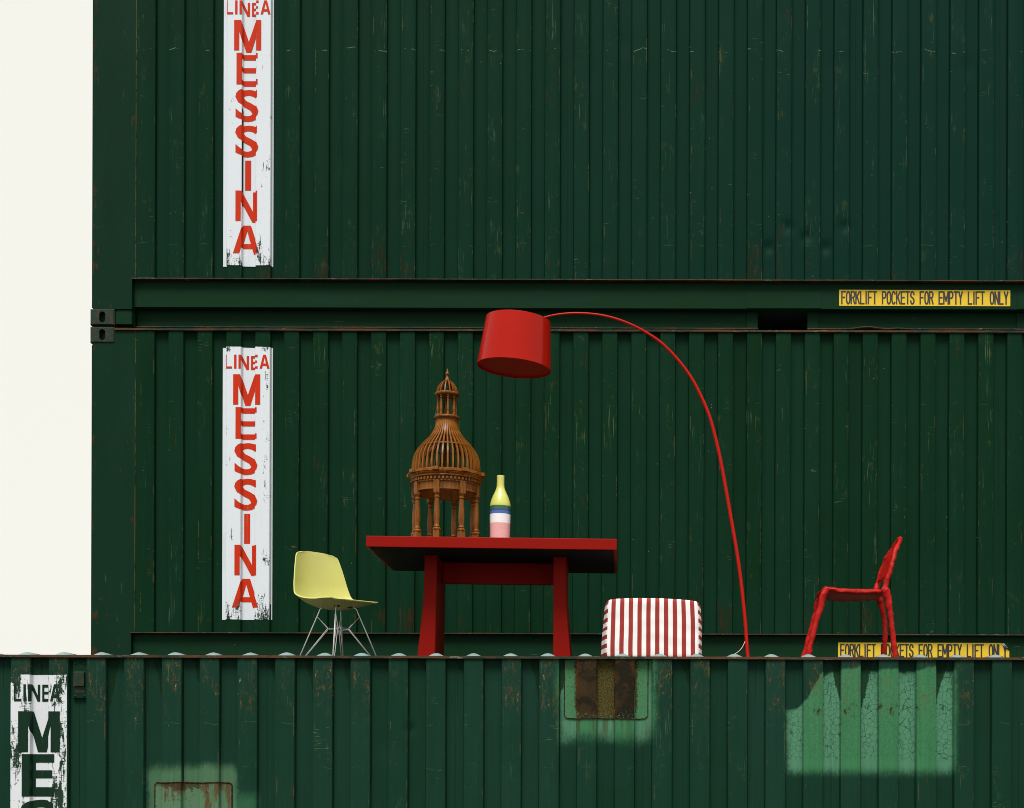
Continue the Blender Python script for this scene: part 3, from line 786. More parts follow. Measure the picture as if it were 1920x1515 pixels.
# repairs let into the front container
plate = obj('repair_plate', ribbon(4.111, 4.583, 2.230, 2.562, 0.003), M['rust_plate'], c_front)
bm = BM()
side = [(4.111, WALL_Y(4.111) - .004, 2.56), (4.111, WALL_Y(4.111) - .004, 2.246), (4.127, WALL_Y(4.127) - .004, 2.230)]
mid = [(x, y - .004, 2.230 + 0.002 * math.sin(x * 40)) for x, y in profile_pts(4.128, 4.567)[0]]
weld_path(bm, side + mid + [(4.583, WALL_Y(4.583) - .004, 2.246), (4.583, WALL_Y(4.583) - .004, 2.56)], 0.0026, 1)
obj('weld_bead', bm, M['weld'], plate)
plate = obj('repair_plate', ribbon(1.797, 2.233, 1.45, 1.862, 0.003), M['pale_plate'], c_front)
bm = BM()
weld_path(bm, [(1.797, WALL_Y(1.797) - .004, 1.45), (1.797, WALL_Y(1.797) - .004, 1.85), (1.809, WALL_Y(1.809) - .004, 1.862)] +
          [(x, y - .004, 1.862 + 0.002 * math.sin(x * 33)) for x, y in profile_pts(1.81, 2.22)[0]] +
          [(2.233, WALL_Y(2.233) - .004, 1.85), (2.233, WALL_Y(2.233) - .004, 1.45)], 0.0036, 2)
obj('weld_bead', bm, M['weld'], plate)
# ventilator in the second trough
xa, xb = 1.336, 1.418
vent = obj('ventilator', box(BM(), xa, xb, 0.016, 0.0355, 2.335, 2.552, 0.004, 2), M['rail'], c_front)
bm = BM(); prism_pts = [(0.016, 2.489), (-0.004, 2.478), (-0.004, 2.404), (0.002, 2.402), (0.016, 2.404)]
a = [bm.verts.new((1.348, y, z)) for y, z in prism_pts]; b_ = [bm.verts.new((1.406, y, z)) for y, z in prism_pts]
bm.faces.new(a); bm.faces.new(b_[::-1])
for i in range(5): bm.faces.new((a[i], a[(i + 1) % 5], b_[(i + 1) % 5], b_[i]))
bmesh.ops.recalc_face_normals(bm, faces=bm.faces)
obj('hood', bm, M['casting'], vent)
obj('opening', box(BM(), 1.350, 1.404, 0.0135, 0.0155, 2.368, 2.402), M['inner'], vent)
bm = BM()
for x in (1.351, 1.403):
    for z in (2.535, 2.350): lathe(bm, [(0, -0.006), (0.005, -0.005), (0.006, 0)], 8)
bm.free()
for x in (1.351, 1.403):
    for z in (2.530, 2.350):
        o = obj('bolt', lathe(BM(), [(0.0055, 0), (0.0055, 0.003), (0.003, 0.005), (0, 0.005)], 8), M['casting'], vent); o.location = (x, 0.016, z); o.rotation_euler = (R(90), 0, 0)

Z_ROOF = 2.606     # crests of the roof pressing
# ------------------------------------------------------------------ materials: furniture
def lacquer(name, c, rough=0.32, grain=0.12, spec=0.1):
    b = MB(name)
    n = b.noise(b.vec(b.X * 2.0, b.Y * 2.0, b.Z * 9.0), 1, 4); f = b.noise(b.vec(b.X * 4.0, b.Y * 60.0, b.Z * 160.0), 1, 3)
    cc = b.mix(tuple(v * (1 - grain) for v in c), tuple(v * (1 + grain) for v in c), (n * 0.6 + f * 0.4))
    return b.out(cc, rough + 0.0, f + n, 0.06, 0.001, spec=spec)
M['table'] = lacquer('red_lacquer', (0.225, 0.0070, 0.0038), 0.45, spec=0.05)
M['shade'] = lacquer('red_glossy_shade', (0.350, 0.0070, 0.0020), 0.20, 0.12, spec=0.16)
M['rod'] = lacquer('red_glossy_rod', (0.40, 0.010, 0.006), 0.25, 0.05)
def clay_mat():
    b = MB('red_clay')
    n = b.noise(b.vec(b.X, b.Y, b.Z), 26, 4, 0.6); f = b.noise(b.vec(b.X, b.Y, b.Z), 110, 3)
    c = b.mix((0.24, 0.005, 0.004), (0.45, 0.012, 0.008), (n * 1.4 - 0.2).max(0.0).min(1.0))
    return b.out(c, 0.42, n * 1.0 + f * 0.15, 0.55, 0.010, spec=0.15)
M['clay'] = clay_mat()
M['board_and_shade_black'] = plain('black_board_and_shade', (0.008, 0.008, 0.007), 0.8, spec=0.1)  # pouf base board, and the painted shade under the tabletop
def wood_mat():
    b = MB('warm_turned_wood')
    w = b.noise(b.vec(b.X * 60.0, b.Y * 60.0, b.Z * 7.0), 1, 4, 0.6, 0.6); n = b.noise(b.vec(b.X, b.Y, b.Z), 5, 3)
    c = b.mix((0.030, 0.0065, 0.001), (0.310, 0.112, 0.013), (w * 1.3 + n * 0.7 - 0.5).max(0.0).min(1.0))
    return b.out(c, 0.33, w, 0.15, 0.001, spec=0.20)
M['wood'] = wood_mat()
def shell_mat():
    b = MB('yellow_fibreglass')
    n = b.noise(b.vec(b.X, b.Y, b.Z), 9, 3); f = b.noise(b.vec(b.X * 90.0, b.Y * 90.0, b.Z * 90.0), 1, 4, 0.7)
    c = b.mix((0.48, 0.475, 0.125), (0.57, 0.56, 0.18), n * 0.5 + f * 0.5)
    return b.out(c, 0.36, f, 0.08, 0.001, spec=0.45)
M['shell'] = shell_mat()
M['chrome'] = plain('chromed_wire', (0.86, 0.86, 0.85), 0.30, 0.55, 0.03)
M['rubber'] = plain('black_rubber', (0.02, 0.02, 0.02), 0.7)
M['cable'] = plain('pale_cable_sleeve', (0.48, 0.34, 0.32), 0.5)
def vase_mat():
    b = MB('striped_glazed_ceramic'); Z = b.Z
    an = b.noise(b.vec(b.X * 12.0, b.Y * 12.0, b.Z * 5.0), 1, 3); fn = b.noise(b.vec(b.X * 60.0, b.Y * 60.0, b.Z * 220.0), 1, 3)
    z = Z + (an - 0.5) * 0.006
    c = b.mix((0.62, 0.27, 0.27), (0.75, 0.42, 0.42), fn)
    c = b.mix(c, b.mix((0.72, 0.72, 0.74), (0.80, 0.80, 0.82), fn), z.ss(0.129, 0.132))
    c = b.mix(c, b.mix((0.03, 0.08, 0.28), (0.07, 0.15, 0.42), fn), z.ss(0.185, 0.187))
    c = b.mix(c, b.mix((0.020, 0.045, 0.13), (0.035, 0.07, 0.20), fn), z.ss(0.203, 0.207))
    c = b.mix(c, b.mix((0.010, 0.085, 0.035), (0.03, 0.15, 0.06), fn), z.ss(0.213, 0.222))
    c = b.mix(c, b.mix((0.50, 0.52, 0.10), (0.60, 0.60, 0.17), an), z.ss(0.236, 0.239))
    return b.out(c, 0.22, fn, 0.05, 0.001, spec=0.5)
M['vase'] = vase_mat()
def stripe_mat():
    b = MB('red_white_striped_canvas')
    uv = b.t.nodes.new('ShaderNodeUVMap'); uv.uv_map = 'UVMap'
    sp = b.t.nodes.new('ShaderNodeSeparateXYZ'); b.t.links.new(uv.outputs[0], sp.inputs[0])
    U = S(b.t, sp.outputs[0])
    wv = b.noise(b.vec(b.X * 500.0, b.Y * 500.0, b.Z * 500.0), 1, 2); n = b.noise(b.vec(b.X, b.Y, b.Z), 14, 4)
    k = U.fract(); red = k.ss(0.49, 0.51) * k.ss(1.0, 0.985)
    wh = b.mix((0.72, 0.71, 0.70), (0.82, 0.81, 0.80), n); rd = b.mix((0.24, 0.024, 0.022), (0.34, 0.045, 0.038), n * 0.5 + wv * 0.5)
    return b.out(b.mix(wh, rd, red), 0.85, wv + n * 2.0, 0.25, 0.0015, spec=0.15)
M['stripe'] = stripe_mat()

# ------------------------------------------------------------------ red table
TX, TY = -0.757, 9.475
tt = thing('table', 'long red lacquered table with flared slab legs and dark underside', 'table', (TX, TY, Z_ROOF - 0.004), (0, 0.0100, 0))
TZ = 0.728 + 0.004
bm = BM(); box(bm, -0.752, 0.752, -0.525, 0.525, TZ - 0.066, TZ, 0.003, 2); obj('tabletop', bm, M['table'], tt)
for s in (-1, 1):
    prof = []
    pts = [(0.36, TZ - 0.070), (0.437, TZ - 0.070), (0.438, 0.45), (0.443, 0.36), (0.452, 0.26), (0.464, 0.14), (0.478, 0.0), (0.366, 0.0), (0.363, 0.3)]
    pts = [(x * s, z) for x, z in pts]
    bm = BM(); prism(bm, pts, -0.24, 0.24)
    bmesh.ops.bevel(bm, geom=[e for e in bm.edges if abs(e.verts[0].co.y - e.verts[1].co.y) < 1e-6], offset=0.003, segments=2, affect='EDGES')
    obj('leg', bm, M['table'], tt)
bm = BM(); box(bm, -0.735, 0.735, -0.508, 0.508, TZ - 0.0692, TZ - 0.0662); obj('underside_shade_sheet', bm, M['board_and_shade_black'], tt)  # black sheet added to paint in the deep shade under the tabletop
bm = BM(); box(bm, -0.358, 0.358, 0.06, 0.11, TZ - 0.205, TZ - 0.070, 0.003, 2); obj('apron', bm, M['table'], tt)
def table_top_z(x): return Z_ROOF + 0.728 - 0.0100 * (x - TX)

# ------------------------------------------------------------------ wooden cupola model
CX, CY = -1.066, 9.28
cu = thing('cupola_model', 'turned wooden model of a domed cupola with lantern and columns on red table', 'cupola model', (CX, CY, table_top_z(CX) - 0.0255 * 0.982), (0, 0.0100, 0)); cu.scale = (0.982, 0.982, 0.982)
PH = -9
def ang(k, n, ph): a = R(ph) + 2 * math.pi * k / n; return math.sin(a), -math.cos(a), a
colm = None
for k in range(8):
    s, c, a = ang(k, 8, PH)
    bm = BM()
    box(bm, -0.019, 0.019, -0.019, 0.019, 0.0258, 0.092, 0.002, 1)
    lathe(bm, [(0.0, 0.090), (0.0255, 0.091), (0.0265, 0.096), (0.024, 0.100), (0.0175, 0.106), (0.0205, 0.112), (0.0165, 0.118), (0.0150, 0.126), (0.0185, 0.150), (0.0192, 0.175),
               (0.0172, 0.235), (0.0140, 0.280), (0.0135, 0.288), (0.0175, 0.292), (0.0175, 0.298), (0.0140, 0.302), (0.0140, 0.308), (0.0190, 0.314), (0.0200, 0.320), (0.0, 0.321)], 16)
    box(bm, -0.0185, 0.0185, -0.0185, 0.0185, 0.3205, 0.402, 0.0015, 1)
    o = obj('column', bm, M['wood'], cu); o.location = (0.2 * s, 0.2 * c, 0); o.rotation_euler = (0, 0, a); auto_smooth(o, 35)
bm = BM(); lathe(bm, [(0.180, 0.345), (0.208, 0.345), (0.208, 0.352), (0.204, 0.354), (0.204, 0.390), (0.212, 0.396), (0.212, 0.402), (0.175, 0.402)], 72, closed=True)
auto_smooth(obj('entablature', bm, M['wood'], cu), 30)
bm = BM(); lathe(bm, [(0.175, 0.4025), (0.209, 0.4025), (0.209, 0.424), (0.175, 0.424)], 72, closed=True)
for k in range(56):
    s, c, a = ang(k, 56, 2)
    r = bmesh.ops.create_cube(bm, size=1)
    bmesh.ops.transform(bm, matrix=Matrix.Translation((0.215 * s, 0.215 * c, 0.413)) @ Matrix.Rotation(a, 4, 'Z') @ Matrix.Diagonal((0.013, 0.018, 0.015, 1)), verts=r['verts'])
o = obj('dentil_band', bm, M['wood'], cu); o['kind'] = 'stuff'
bm = BM(); lathe(bm, [(0.17, 0.4245), (0.220, 0.4245), (0.226, 0.430), (0.224, 0.437), (0.230, 0.441), (0.235, 0.448), (0.232, 0.452), (0.238, 0.455), (0.238, 0.468), (0.230, 0.473), (0.17, 0.473)], 72, closed=True)
auto_smooth(obj('cornice', bm, M['wood'], cu), 30)
for k in range(8):
    s, c, a = ang(k, 8, PH - 0)
    bm = BM(); box(bm, -0.019, 0.019, -0.017, 0.015, 0.4535, 0.4755, 0.002, 1)
    o = obj('cornice_block', bm, M['wood'], cu); o.location = (0.236 * s, 0.236 * c, 0); o.rotation_euler = (0, 0, a)
dome = catmull([(0.216, 0, 0.474), (0.216, 0, 0.52), (0.208, 0, 0.572), (0.189, 0, 0.615), (0.159, 0, 0.655), (0.121, 0, 0.695), (0.092, 0, 0.733), (0.075, 0, 0.772), (0.066, 0, 0.815)], 4)
def rib_mesh(path, w, d):
    bm = BM(); rows = []
    for i, p in enumerate(path):
        t = (path[min(i + 1, len(path) - 1)] - path[max(i - 1, 0)]).normalized(); nn = Vector((t.z, 0, -t.x))
        rows.append([bm.verts.new(q) for q in (p + Vector((0, -w / 2, 0)), p + Vector((0, w / 2, 0)), p + Vector((0, w / 2, 0)) - nn * d, p + Vector((0, -w / 2, 0)) - nn * d)])
    for a, b_ in zip(rows[:-1], rows[1:]):
        for k in range(4): bm.faces.new((a[k], a[(k + 1) % 4], b_[(k + 1) % 4], b_[k]))
    bm.faces.new(rows[0][::-1]); bm.faces.new(rows[-1]); bmesh.ops.recalc_face_normals(bm, faces=bm.faces)
    m = bpy.data.meshes.new('dome_rib'); bm.to_mesh(m); bm.free(); m.materials.append(M['wood']); return m
rib = rib_mesh(dome, 0.0098, 0.013)
for k in range(40):
    o = obj('dome_rib', rib, None, cu); o.rotation_euler = (0, 0, 2 * math.pi * k / 40)
bm = BM(); tube(bm, [(0.163 * math.cos(a), 0.163 * math.sin(a), 0.640) for a in (2 * math.pi * k / 64 for k in range(65))], 0.0055, 6, cap=False)
obj('hoop', bm, M['wood'], cu, True)
bm = BM(); lathe(bm, [(0.0, 0.812), (0.068, 0.812), (0.070, 0.818), (0.081, 0.823), (0.083, 0.830), (0.079, 0.836), (0.070, 0.840), (0.0, 0.840)], 48)
auto_smooth(obj('collar', bm, M['wood'], cu), 30)
for k in range(8):
    s, c, a = ang(k, 8, 13)
    bm = BM(); lathe(bm, [(0, 0.8405), (0.0095, 0.8405), (0.0095, 0.853), (0.006, 0.857), (0.0085, 0.872), (0.009, 0.885), (0.0065, 0.925), (0.0055, 0.943), (0.0085, 0.947), (0.0085, 0.952), (0.006, 0.955), (0.0095, 0.962), (0.0095, 0.967), (0, 0.967)], 12)
    o = auto_smooth(obj('lantern_column', bm, M['wood'], cu), 35); o.location = (0.057 * s, 0.057 * c, 0)
bm = BM(); lathe(bm, [(0.0, 0.9672), (0.072, 0.9672), (0.079, 0.973), (0.080, 0.980), (0.074, 0.986), (0.062, 0.988), (0.0, 0.988)], 48)
auto_smooth(obj('lantern_eave', bm, M['wood'], cu), 30)
ld = catmull([(0.071, 0, 0.987), (0.066, 0, 1.005), (0.060, 0, 1.022), (0.048, 0, 1.043), (0.032, 0, 1.058), (0.016, 0, 1.070)], 3)
lr = rib_mesh(ld, 0.0075, 0.010); lr.name = 'lantern_rib'
for k in range(14):
    o = obj('lantern_rib', lr, None, cu); o.rotation_euler = (0, 0, 2 * math.pi * (k + 0.3) / 14)
bm = BM(); lathe(bm, [(0, 1.060), (0.019, 1.062), (0.016, 1.072), (0.009, 1.088), (0.0065, 1.098), (0.007, 1.100), (0.0125, 1.105), (0.0130, 1.110), (0.009, 1.117), (0.006, 1.124), (0.0055, 1.128), (0.003, 1.138), (0, 1.144)], 20)
auto_smooth(obj('finial', bm, M['wood'], cu), 50)

# ------------------------------------------------------------------ vase
VX, VY = -0.724, 9.25
bm = BM()
vp = catmull([(0.0, 0, 0.0), (0.055, 0, 0.0), (0.0605, 0, 0.006), (0.0625, 0, 0.08), (0.0640, 0, 0.16), (0.0640, 0, 0.235), (0.0605, 0, 0.262), (0.050, 0, 0.295), (0.036, 0, 0.325), (0.0265, 0, 0.350), (0.0235, 0, 0.375), (0.0235, 0, 0.424), (0.0225, 0, 0.427)], 4)
lathe(bm, [(max(0, p.x), p.z) for p in vp] + [(0.0195, 0.424), (0.0195, 0.36), (0, 0.355)], 48)
va = obj('bottle_vase', bm, M['vase'], None, True); va.location = (VX, VY, table_top_z(VX) + 0.0004); va.rotation_euler = (0, 0.0100, 0)
tag(va, 'ceramic bottle vase banded yellow, green, blue, white and pink beside wooden cupola', 'vase')

# ------------------------------------------------------------------ arc lamp
LX, LY = 0.816, 9.2
lp = thing('arc_floor_lamp', 'tall red arc floor lamp with drum shade bending over the table', 'lamp', (LX, LY, Z_ROOF))
rodp = [(-0.60, 4.655), (-0.55, 4.678), (-0.501, 4.706), (-0.455, 4.727), (-0.361, 4.748), (-0.248, 4.756), (-0.136, 4.749), (-0.041, 4.731), (0.053, 4.700), (0.146, 4.656), (0.242, 4.597), (0.318, 4.531), (0.394, 4.446), (0.460, 4.354),
        (0.516, 4.249), (0.569, 4.123), (0.611, 3.972), (0.648, 3.803), (0.709, 3.468), (0.755, 3.192), (0.788, 2.914), (0.809, 2.650), (0.816, 2.606)]
rp = catmull([(x - LX, 0, z - Z_ROOF) for x, z in rodp], 4)
rr = [0.0052 + (0.0108 - 0.0052) * min(1, i / (len(rp) * 0.75)) for i in range(len(rp))]
bm = BM(); tube(bm, rp, rr, 12); obj('rod', bm, M['rod'], lp, True)
bm = BM(); lathe(bm, [(0, 0), (0.225, 0), (0.23, 0.003), (0.229, 0.010), (0.22, 0.0125), (0.03, 0.0140), (0.022, 0.022), (0, 0.022)], 64); auto_smooth(obj('base', bm, M['rod'], lp), 40)
sh_c = Vector((-0.6355 - LX, 0, 4.415 - Z_ROOF))
bm = BM(); lathe(bm, [(0.2275, 0.0), (0.2290, 0.002), (0.2000, 0.297), (0.1975, 0.299), (0.1965, 0.297), (0.2255, 0.004), (0.2255, 0.0)], 96, closed=True)
shd = auto_smooth(obj('shade', bm, M['shade'], lp), 30); shd.location = sh_c; shd.rotation_euler = (0, R(5.0), 0)
bm = BM(); lathe(bm, [(0, 0.010), (0.2247, 0.010), (0.2243, 0.014), (0, 0.014)], 72); obj('diffuser', bm, M['shade'], shd)
bm = BM(); lathe(bm, [(0, 0.235), (0.022, 0.235), (0.026, 0.20), (0.026, 0.15), (0.0, 0.15)], 20); obj('lamp_holder', bm, M['rod'], shd)
cb = catmull([(0.793 - LX, 0, 2.738 - Z_ROOF), (0.786 - LX, -.01, 2.722 - Z_ROOF), (0.770 - LX, -.02, 2.693 - Z_ROOF), (0.745 - LX, -.03, 2.668 - Z_ROOF), (0.711 - LX, -.04, 2.648 - Z_ROOF), (0.66 - LX, -.05, 2.625 - Z_ROOF), (0.60 - LX, -.05, 2.609 - Z_ROOF), (0.45 - LX, 0.0, 2.604 - Z_ROOF)], 5)
bm = BM(); tube(bm, cb, 0.0024, 8); obj('cable', bm, M['cable'], lp, True)

# ------------------------------------------------------------------ striped seat
PX, PY = 0.2175, 8.9
pf = thing('striped_pouf', 'low boxy pouf covered in red and white striped canvas', 'pouf', (PX, PY, Z_ROOF))
bm = BM(); NX, NY, NZ = 42, 16, 16; H, Dp = 0.360, 0.48
bmesh.ops.create_cube(bm, size=1)
bmesh.ops.subdivide_edges(bm, edges=bm.edges[:], cuts=27, use_grid_fill=True)
uvl = bm.loops.layers.uv.new('UVMap'); PT = 0.0532
for v in bm.verts:
    p = v.co * 2
    n8 = 26.0; m = (abs(p.x) ** n8 + abs(p.z) ** n8 + abs(p.y) ** n8) ** (1 / n8); p = p / m     # soft-edged block
    v.co = Vector((p.x, (p.y + 1) / 2, (p.z + 1) / 2))
bm.normal_update()
for f in bm.faces:
    sidef = abs(f.normal.x) > 0.62
    for l in f.loops:
        q = l.vert.co
        if sidef: l[uvl].uv = (q.z * H / PT + 0.3, 0)
        else: l[uvl].uv = ((q.x * 0.2795 + 0.2795) / PT, 0)
for v in bm.verts:
    a = v.co.copy(); lf = a.x < 0
    half = 0.2795 + min(1, a.y / 0.35) * ((0.034 - 0.020 * a.z) if lf else 0.022) - 0.007 * a.z ** 2
    x = a.x * half
    top = 1 if a.z > 0.5 else 0
    z = a.z * (H - 0.010 * abs(a.x) ** 3 * top - 0.005 * (a.x + 0.3) * a.z + 0.004 * (1 - a.x * a.x) * top)
    v.co = Vector((x + noise.noise(Vector((x * 5, a.z * 2.5, 1))) * 0.0018, a.y * Dp + noise.noise(Vector((x * 6, a.z * 5, a.y * 5))) * 0.004, z + noise.noise(Vector((x * 9, a.y * 6, 3))) * 0.0015 * a.z))
cover = obj('cover', bm, M['stripe'], pf, True)
bm = BM(); tb = [(x, 0.20 + 0.02 * x, 0.0) for x in (-0.2, 0.2)]
box(bm, -0.262, 0.262, 0.03, 0.44, -0.003, 0.006); obj('base_board', bm, M['board_and_shade_black'], pf)

# ------------------------------------------------------------------ red clay chair
KX, KY = 1.47, 9.40
kc = thing('clay_chair', 'lumpy hand-moulded red chair with spindly legs standing by forklift notice', 'chair', (KX, KY, Z_ROOF))
def clay_tube(bm, pts, rads, n=7, seg=12, seed=0, sx=1.0, ref=None, amp=0.23):
    path = catmull(pts, n); rp_ = catmull([(r, 0, 0) for r in rads], n)
    nb = len(bm.verts); tube(bm, path, [p.x for p in rp_], seg, sx=sx, ref=ref)
    bm.verts.ensure_lookup_table()
    c = {}
    for i, v in enumerate(bm.verts[nb:]):
        ctr = path[min(i // seg, len(path) - 1)]; d = v.co - ctr
        v.co = ctr + d * (1 + amp * 1.5 * noise.noise(v.co * 26 + Vector((seed, 0, 0))) + amp * 0.9 * noise.noise(v.co * 60 + Vector((0, seed, 0))))
def K(x, z, d): return (x - KX, d - KY, z - Z_ROOF)
zb = Z_ROOF + 0.004
legs = [
    ([K(1.300, 3.066, 9.205), K(1.283, 3.040, 9.20), K(1.262, 2.965, 9.20), K(1.224, 2.840, 9.195), K(1.195, 2.72, 9.19), K(1.176, 2.640, 9.19), K(1.170, zb, 9.19)], [.021, .023, .0195, .0165, .0175, .0195, .022]),
    ([K(1.318, 3.055, 9.57), K(1.300, 3.035, 9.58), K(1.283, 2.965, 9.59), K(1.250, 2.850, 9.60), K(1.222, 2.74, 9.60), K(1.200, 2.670, 9.60), K(1.192, zb, 9.60)], [.020, .021, .018, .0155, .016, .0185, .021]),
    ([K(1.640, 3.062, 9.21), K(1.662, 3.045, 9.20), K(1.676, 2.985, 9.20), K(1.688, 2.910, 9.20), K(1.700, 2.802, 9.20), K(1.712, 2.70, 9.20), K(1.718, zb, 9.20)], [.020, .024, .0205, .0175, .0165, .0165, .019]),
    ([K(1.665, 3.058, 9.57), K(1.688, 3.040, 9.58), K(1.706, 2.985, 9.59), K(1.722, 2.910, 9.60), K(1.728, 2.800, 9.60), K(1.717, 2.70, 9.60), K(1.709, zb, 9.60)], [.019, .021, .019, .0165, .0155, .016, .020])]
for i, (p, r) in enumerate(legs):
    bm = BM(); clay_tube(bm, p, [q * 1.02 for q in r], seed=i * 3.7); obj('leg', bm, M['clay'], kc, True)
# seat: a dished slab with thick rolled rim
bm = BM(); bmesh.ops.create_cube(bm, size=1); bmesh.ops.subdivide_edges(bm, edges=bm.edges[:], cuts=17, use_grid_fill=True)
for v in bm.verts:
    p = v.co * 2; m = (abs(p.x) ** 6 + abs(p.y) ** 6) ** (1 / 6) if max(abs(p.x), abs(p.y)) > 0 else 1
    q = max(abs(p.x), abs(p.y)); k = (q / m) if m > 1e-6 else 1
    x, y = p.x * k, p.y * k
    rim = max(0, (q - 0.72) / 0.28)
    edge_r = 1 - 0.045 * (abs(p.z) ** 3) * (rim ** 2)
    xx = x * 0.198 * edge_r; yy = y * 0.214 * edge_r
    z = p.z * (0.011 + 0.008 * math.sin(min(1, rim) * math.pi * 0.5)) * (1 - 0.35 * max(0, q - 0.93) / 0.07)
    z += 0.006 * (xx < -0.12) - 0.010 * math.exp(-((xx / 0.12) ** 2)) * 0.6 + (0.011 if xx < -0.15 else 0) * 0
    n_ = noise.noise(Vector((xx * 22, yy * 22, p.z))) * 0.006 + noise.noise(Vector((xx * 55, yy * 55, p.z + 4))) * 0.003
    v.co = Vector((xx + 0.0 + n_ * 0.6, yy + n_ * 0.6, z + n_ * 0.7 + 3.052 - Z_ROOF - 0.02 * xx))
obj('seat', bm, M['clay'], kc, True)
# backrest: flat leaf on two stems, leaning back
bx = lambda z: 1.652 + (z - 3.06) * 0.30 + max(0, z - 3.30) * 0.25
bm = BM()
clay_tube(bm, [K(1.650, 3.050, 9.215), K(bx(3.10), 3.10, 9.215), K(bx(3.16), 3.16, 9.215), K(bx(3.22), 3.22, 9.22), K(bx(3.29), 3.29, 9.245), K(bx(3.35), 3.35, 9.29), K(bx(3.395), 3.395, 9.36), K(bx(3.405), 3.405, 9.40)],
          [.019, .0165, .016, .0155, .015, .014, .0125, .012], seed=21)
clay_tube(bm, [K(1.660, 3.050, 9.575), K(bx(3.10), 3.10, 9.58), K(bx(3.16), 3.16, 9.585), K(bx(3.22), 3.22, 9.58), K(bx(3.29), 3.29, 9.555), K(bx(3.35), 3.35, 9.51), K(bx(3.395), 3.395, 9.44), K(bx(3.405), 3.405, 9.40)],
          [.019, .0165, .016, .0155, .015, .014, .0125, .012], seed=31)
obj('back_frame', bm, M['clay'], kc, True)
bm = BM(); ny, nz = 18, 18; gs = {}
for side_ in (-1, 1):
    for i in range(ny + 1):
        for j in range(nz + 1):
            t_ = j / nz; z = 3.155 + (3.400 - 3.155) * t_
            hw = 0.178 * (1 - max(0, (t_ - 0.15) / 0.85) ** 2.3) ** 0.55 + 0.004
            w_ = (i / ny * 2 - 1); d = 9.40 + hw * w_
            th = 0.0095 + 0.003 * noise.noise(Vector((d * 20, z * 20, side_)))
            low = 0.018 * (1 - t_) ** 2 * (1 - w_ * w_) * -1
            gs[side_, i, j] = bm.verts.new(Vector(K(bx(z) + side_ * th + 0.012 * (w_ * w_ - 1) * -1, z + low * 0, d)))
for i in range(ny):
    for j in range(nz):
        for side_ in (-1, 1): bm.faces.new((gs[side_, i, j], gs[side_, i + 1, j], gs[side_, i + 1, j + 1], gs[side_, i, j + 1]))
for i in range(ny):
    for j in (0, nz): bm.faces.new((gs[-1, i, j], gs[-1, i + 1, j], gs[1, i + 1, j], gs[1, i, j]))
for j in range(nz):
    for i in (0, ny): bm.faces.new((gs[-1, i, j], gs[-1, i, j + 1], gs[1, i, j + 1], gs[1, i, j]))
bmesh.ops.recalc_face_normals(bm, faces=bm.faces)
obj('back_panel', bm, M['clay'], kc, True)

# ------------------------------------------------------------------ yellow shell chair on a wire base
YX, YY = -1.862, 9.90
yc = thing('shell_chair', 'yellow moulded shell chair on a crossed chrome wire base', 'chair', (YX, YY, Z_ROOF), (0, 0, R(-42)))
prof = [  # centre line x, z; half width; forward curl of the edges
    (-0.234, 0.800, 0.128, 0.022), (-0.230, 0.768, 0.168, 0.028), (-0.224, 0.700, 0.190, 0.038), (-0.215, 0.620, 0.208, 0.046), (-0.203, 0.540, 0.224, 0.052), (-0.178, 0.468, 0.236, 0.058), (-0.120, 0.418, 0.241, 0.066),
    (-0.030, 0.399, 0.239, 0.060), (0.070, 0.408, 0.231, 0.040), (0.150, 0.430, 0.216, 0.018), (0.205, 0.441, 0.196, 0.004), (0.232, 0.436, 0.168, 0.0)]
cl = catmull([(p[0], 0, p[1]) for p in prof], 5); wc = catmull([(p[2], p[3], 0) for p in prof], 5)
bm = BM(); NT = 32; rows = []
for i, p in enumerate(cl):
    tg = (cl[min(i + 1, len(cl) - 1)] - cl[max(i - 1, 0)]).normalized(); nn = Vector((-tg.z, 0, tg.x))
    if nn.x < 0 and nn.z < 0: nn = -nn
    e0 = i / (len(cl) - 1); row = []
    for j in range(NT + 1):
        t_ = j / NT * 2 - 1
        rnd_top = -0.016 * max(0, 1 - e0 / 0.09) * abs(t_) ** 3
        rnd_lip = -0.030 * max(0, (e0 - 0.90) / 0.10) * abs(t_) ** 3
        q = p + nn * wc[i].y * abs(t_) ** 2.3 + Vector((rnd_lip, wc[i].x * t_, rnd_top))
        row.append(bm.verts.new(q))
    rows.append(row)
for a, b_ in zip(rows[:-1], rows[1:]):
    for j in range(NT): bm.faces.new((a[j], a[j + 1], b_[j + 1], b_[j]))
bmesh.ops.recalc_face_normals(bm, faces=bm.faces)
she = obj('shell', bm, M['shell'], yc, True)
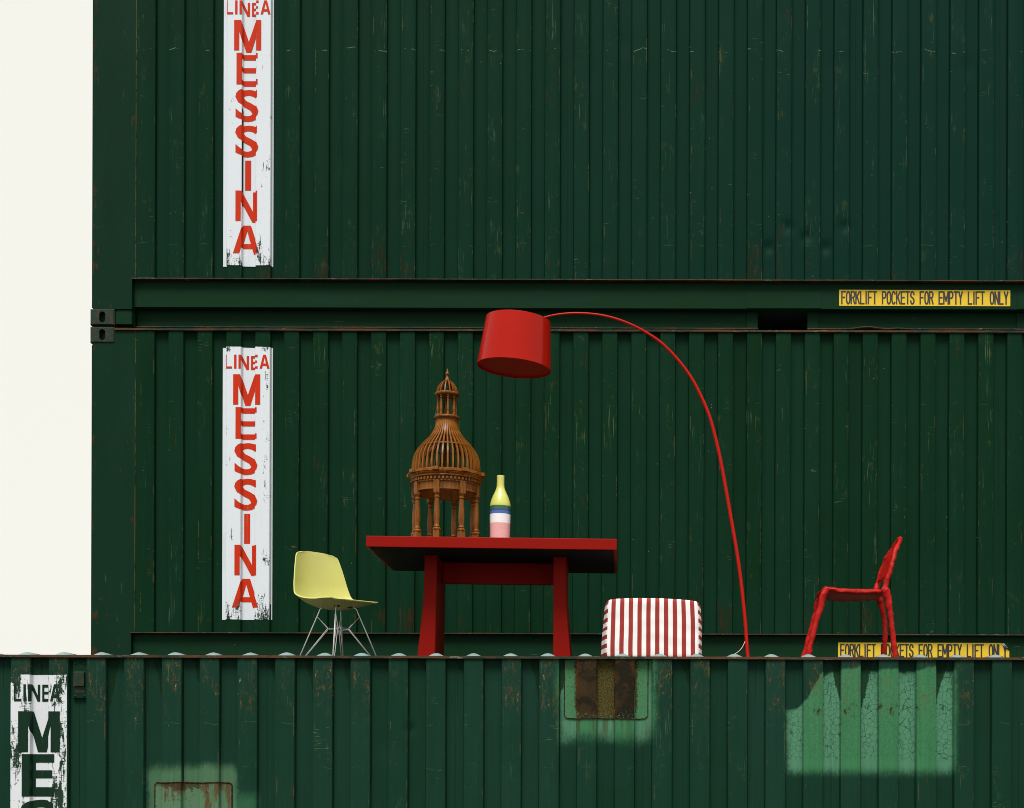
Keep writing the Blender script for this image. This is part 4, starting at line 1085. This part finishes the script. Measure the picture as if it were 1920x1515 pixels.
sm = she.modifiers.new('thickness', 'SOLIDIFY'); sm.thickness = 0.007; sm.offset = 0
bv = she.modifiers.new('soft_rim', 'BEVEL'); bv.width = 0.002; bv.segments = 2; bv.angle_limit = R(50)
def corner(k, r): a = R(45 + 90 * k); return r * math.cos(a) + 0.03, r * math.sin(a)
wr = 0.0043
for k in range(4):
    tx, ty = corner(k, 0.118); fx, fy = corner(k, 0.285); rx, ry = corner(k, 0.066); mx_, my_ = corner(k, 0.095)
    zt = 0.405
    bm = BM(); tube(bm, catmull([(0.03 + (mx_ - 0.03) * 0.75, my_ * 0.75, zt + 0.006), (mx_, my_, zt + 0.004), (tx, ty, zt - 0.008), (0.03 + (tx - 0.03) * 1.08, ty * 1.08, zt - 0.03)], 3) + [Vector((fx, fy, 0.006))], wr, 8)
    obj('leg', bm, M['chrome'], yc, True)
    hx, hy = corner(k, 0.118 + (0.285 - 0.118) * 0.14)
    a = R(45 + 90 * k); px, py = -math.sin(a) * 0.006, math.cos(a) * 0.006
    for s in (-1, 1):
        bm = BM(); tube(bm, [(hx + px * s * .4, hy + py * s * .4, 0.348), (rx + px * s, ry + py * s, 0.268 + 0.004 * s), (0.03 + (fx - 0.03) * 0.965 + px * s, fy * 0.965 + py * s, 0.010)], wr * 0.72, 8)
        obj('brace', bm, M['chrome'], yc, True)
    kx, ky = corner(k + 1, 0.066)
    bm = BM(); tube(bm, [(rx, ry, 0.262 + 0.008 * (k % 2)), (kx, ky, 0.262 + 0.008 * (k % 2))], wr * 0.72, 8); obj('brace', bm, M['chrome'], yc, True)
    bm = BM(); lathe(bm, [(0, 0), (0.020, 0), (0.020, 0.007), (0.014, 0.013), (0, 0.013)], 16); o = obj('shock_mount', bm, M['rubber'], yc); o.location = (0.03 + (mx_ - 0.03) * 0.8, my_ * 0.8, zt + 0.0)
    bm = BM(); lathe(bm, [(0, 0), (0.010, 0), (0.010, 0.008), (0, 0.010)], 10); o = obj('foot_glide', bm, M['rubber'], yc); o.location = (fx, fy, 0.0)
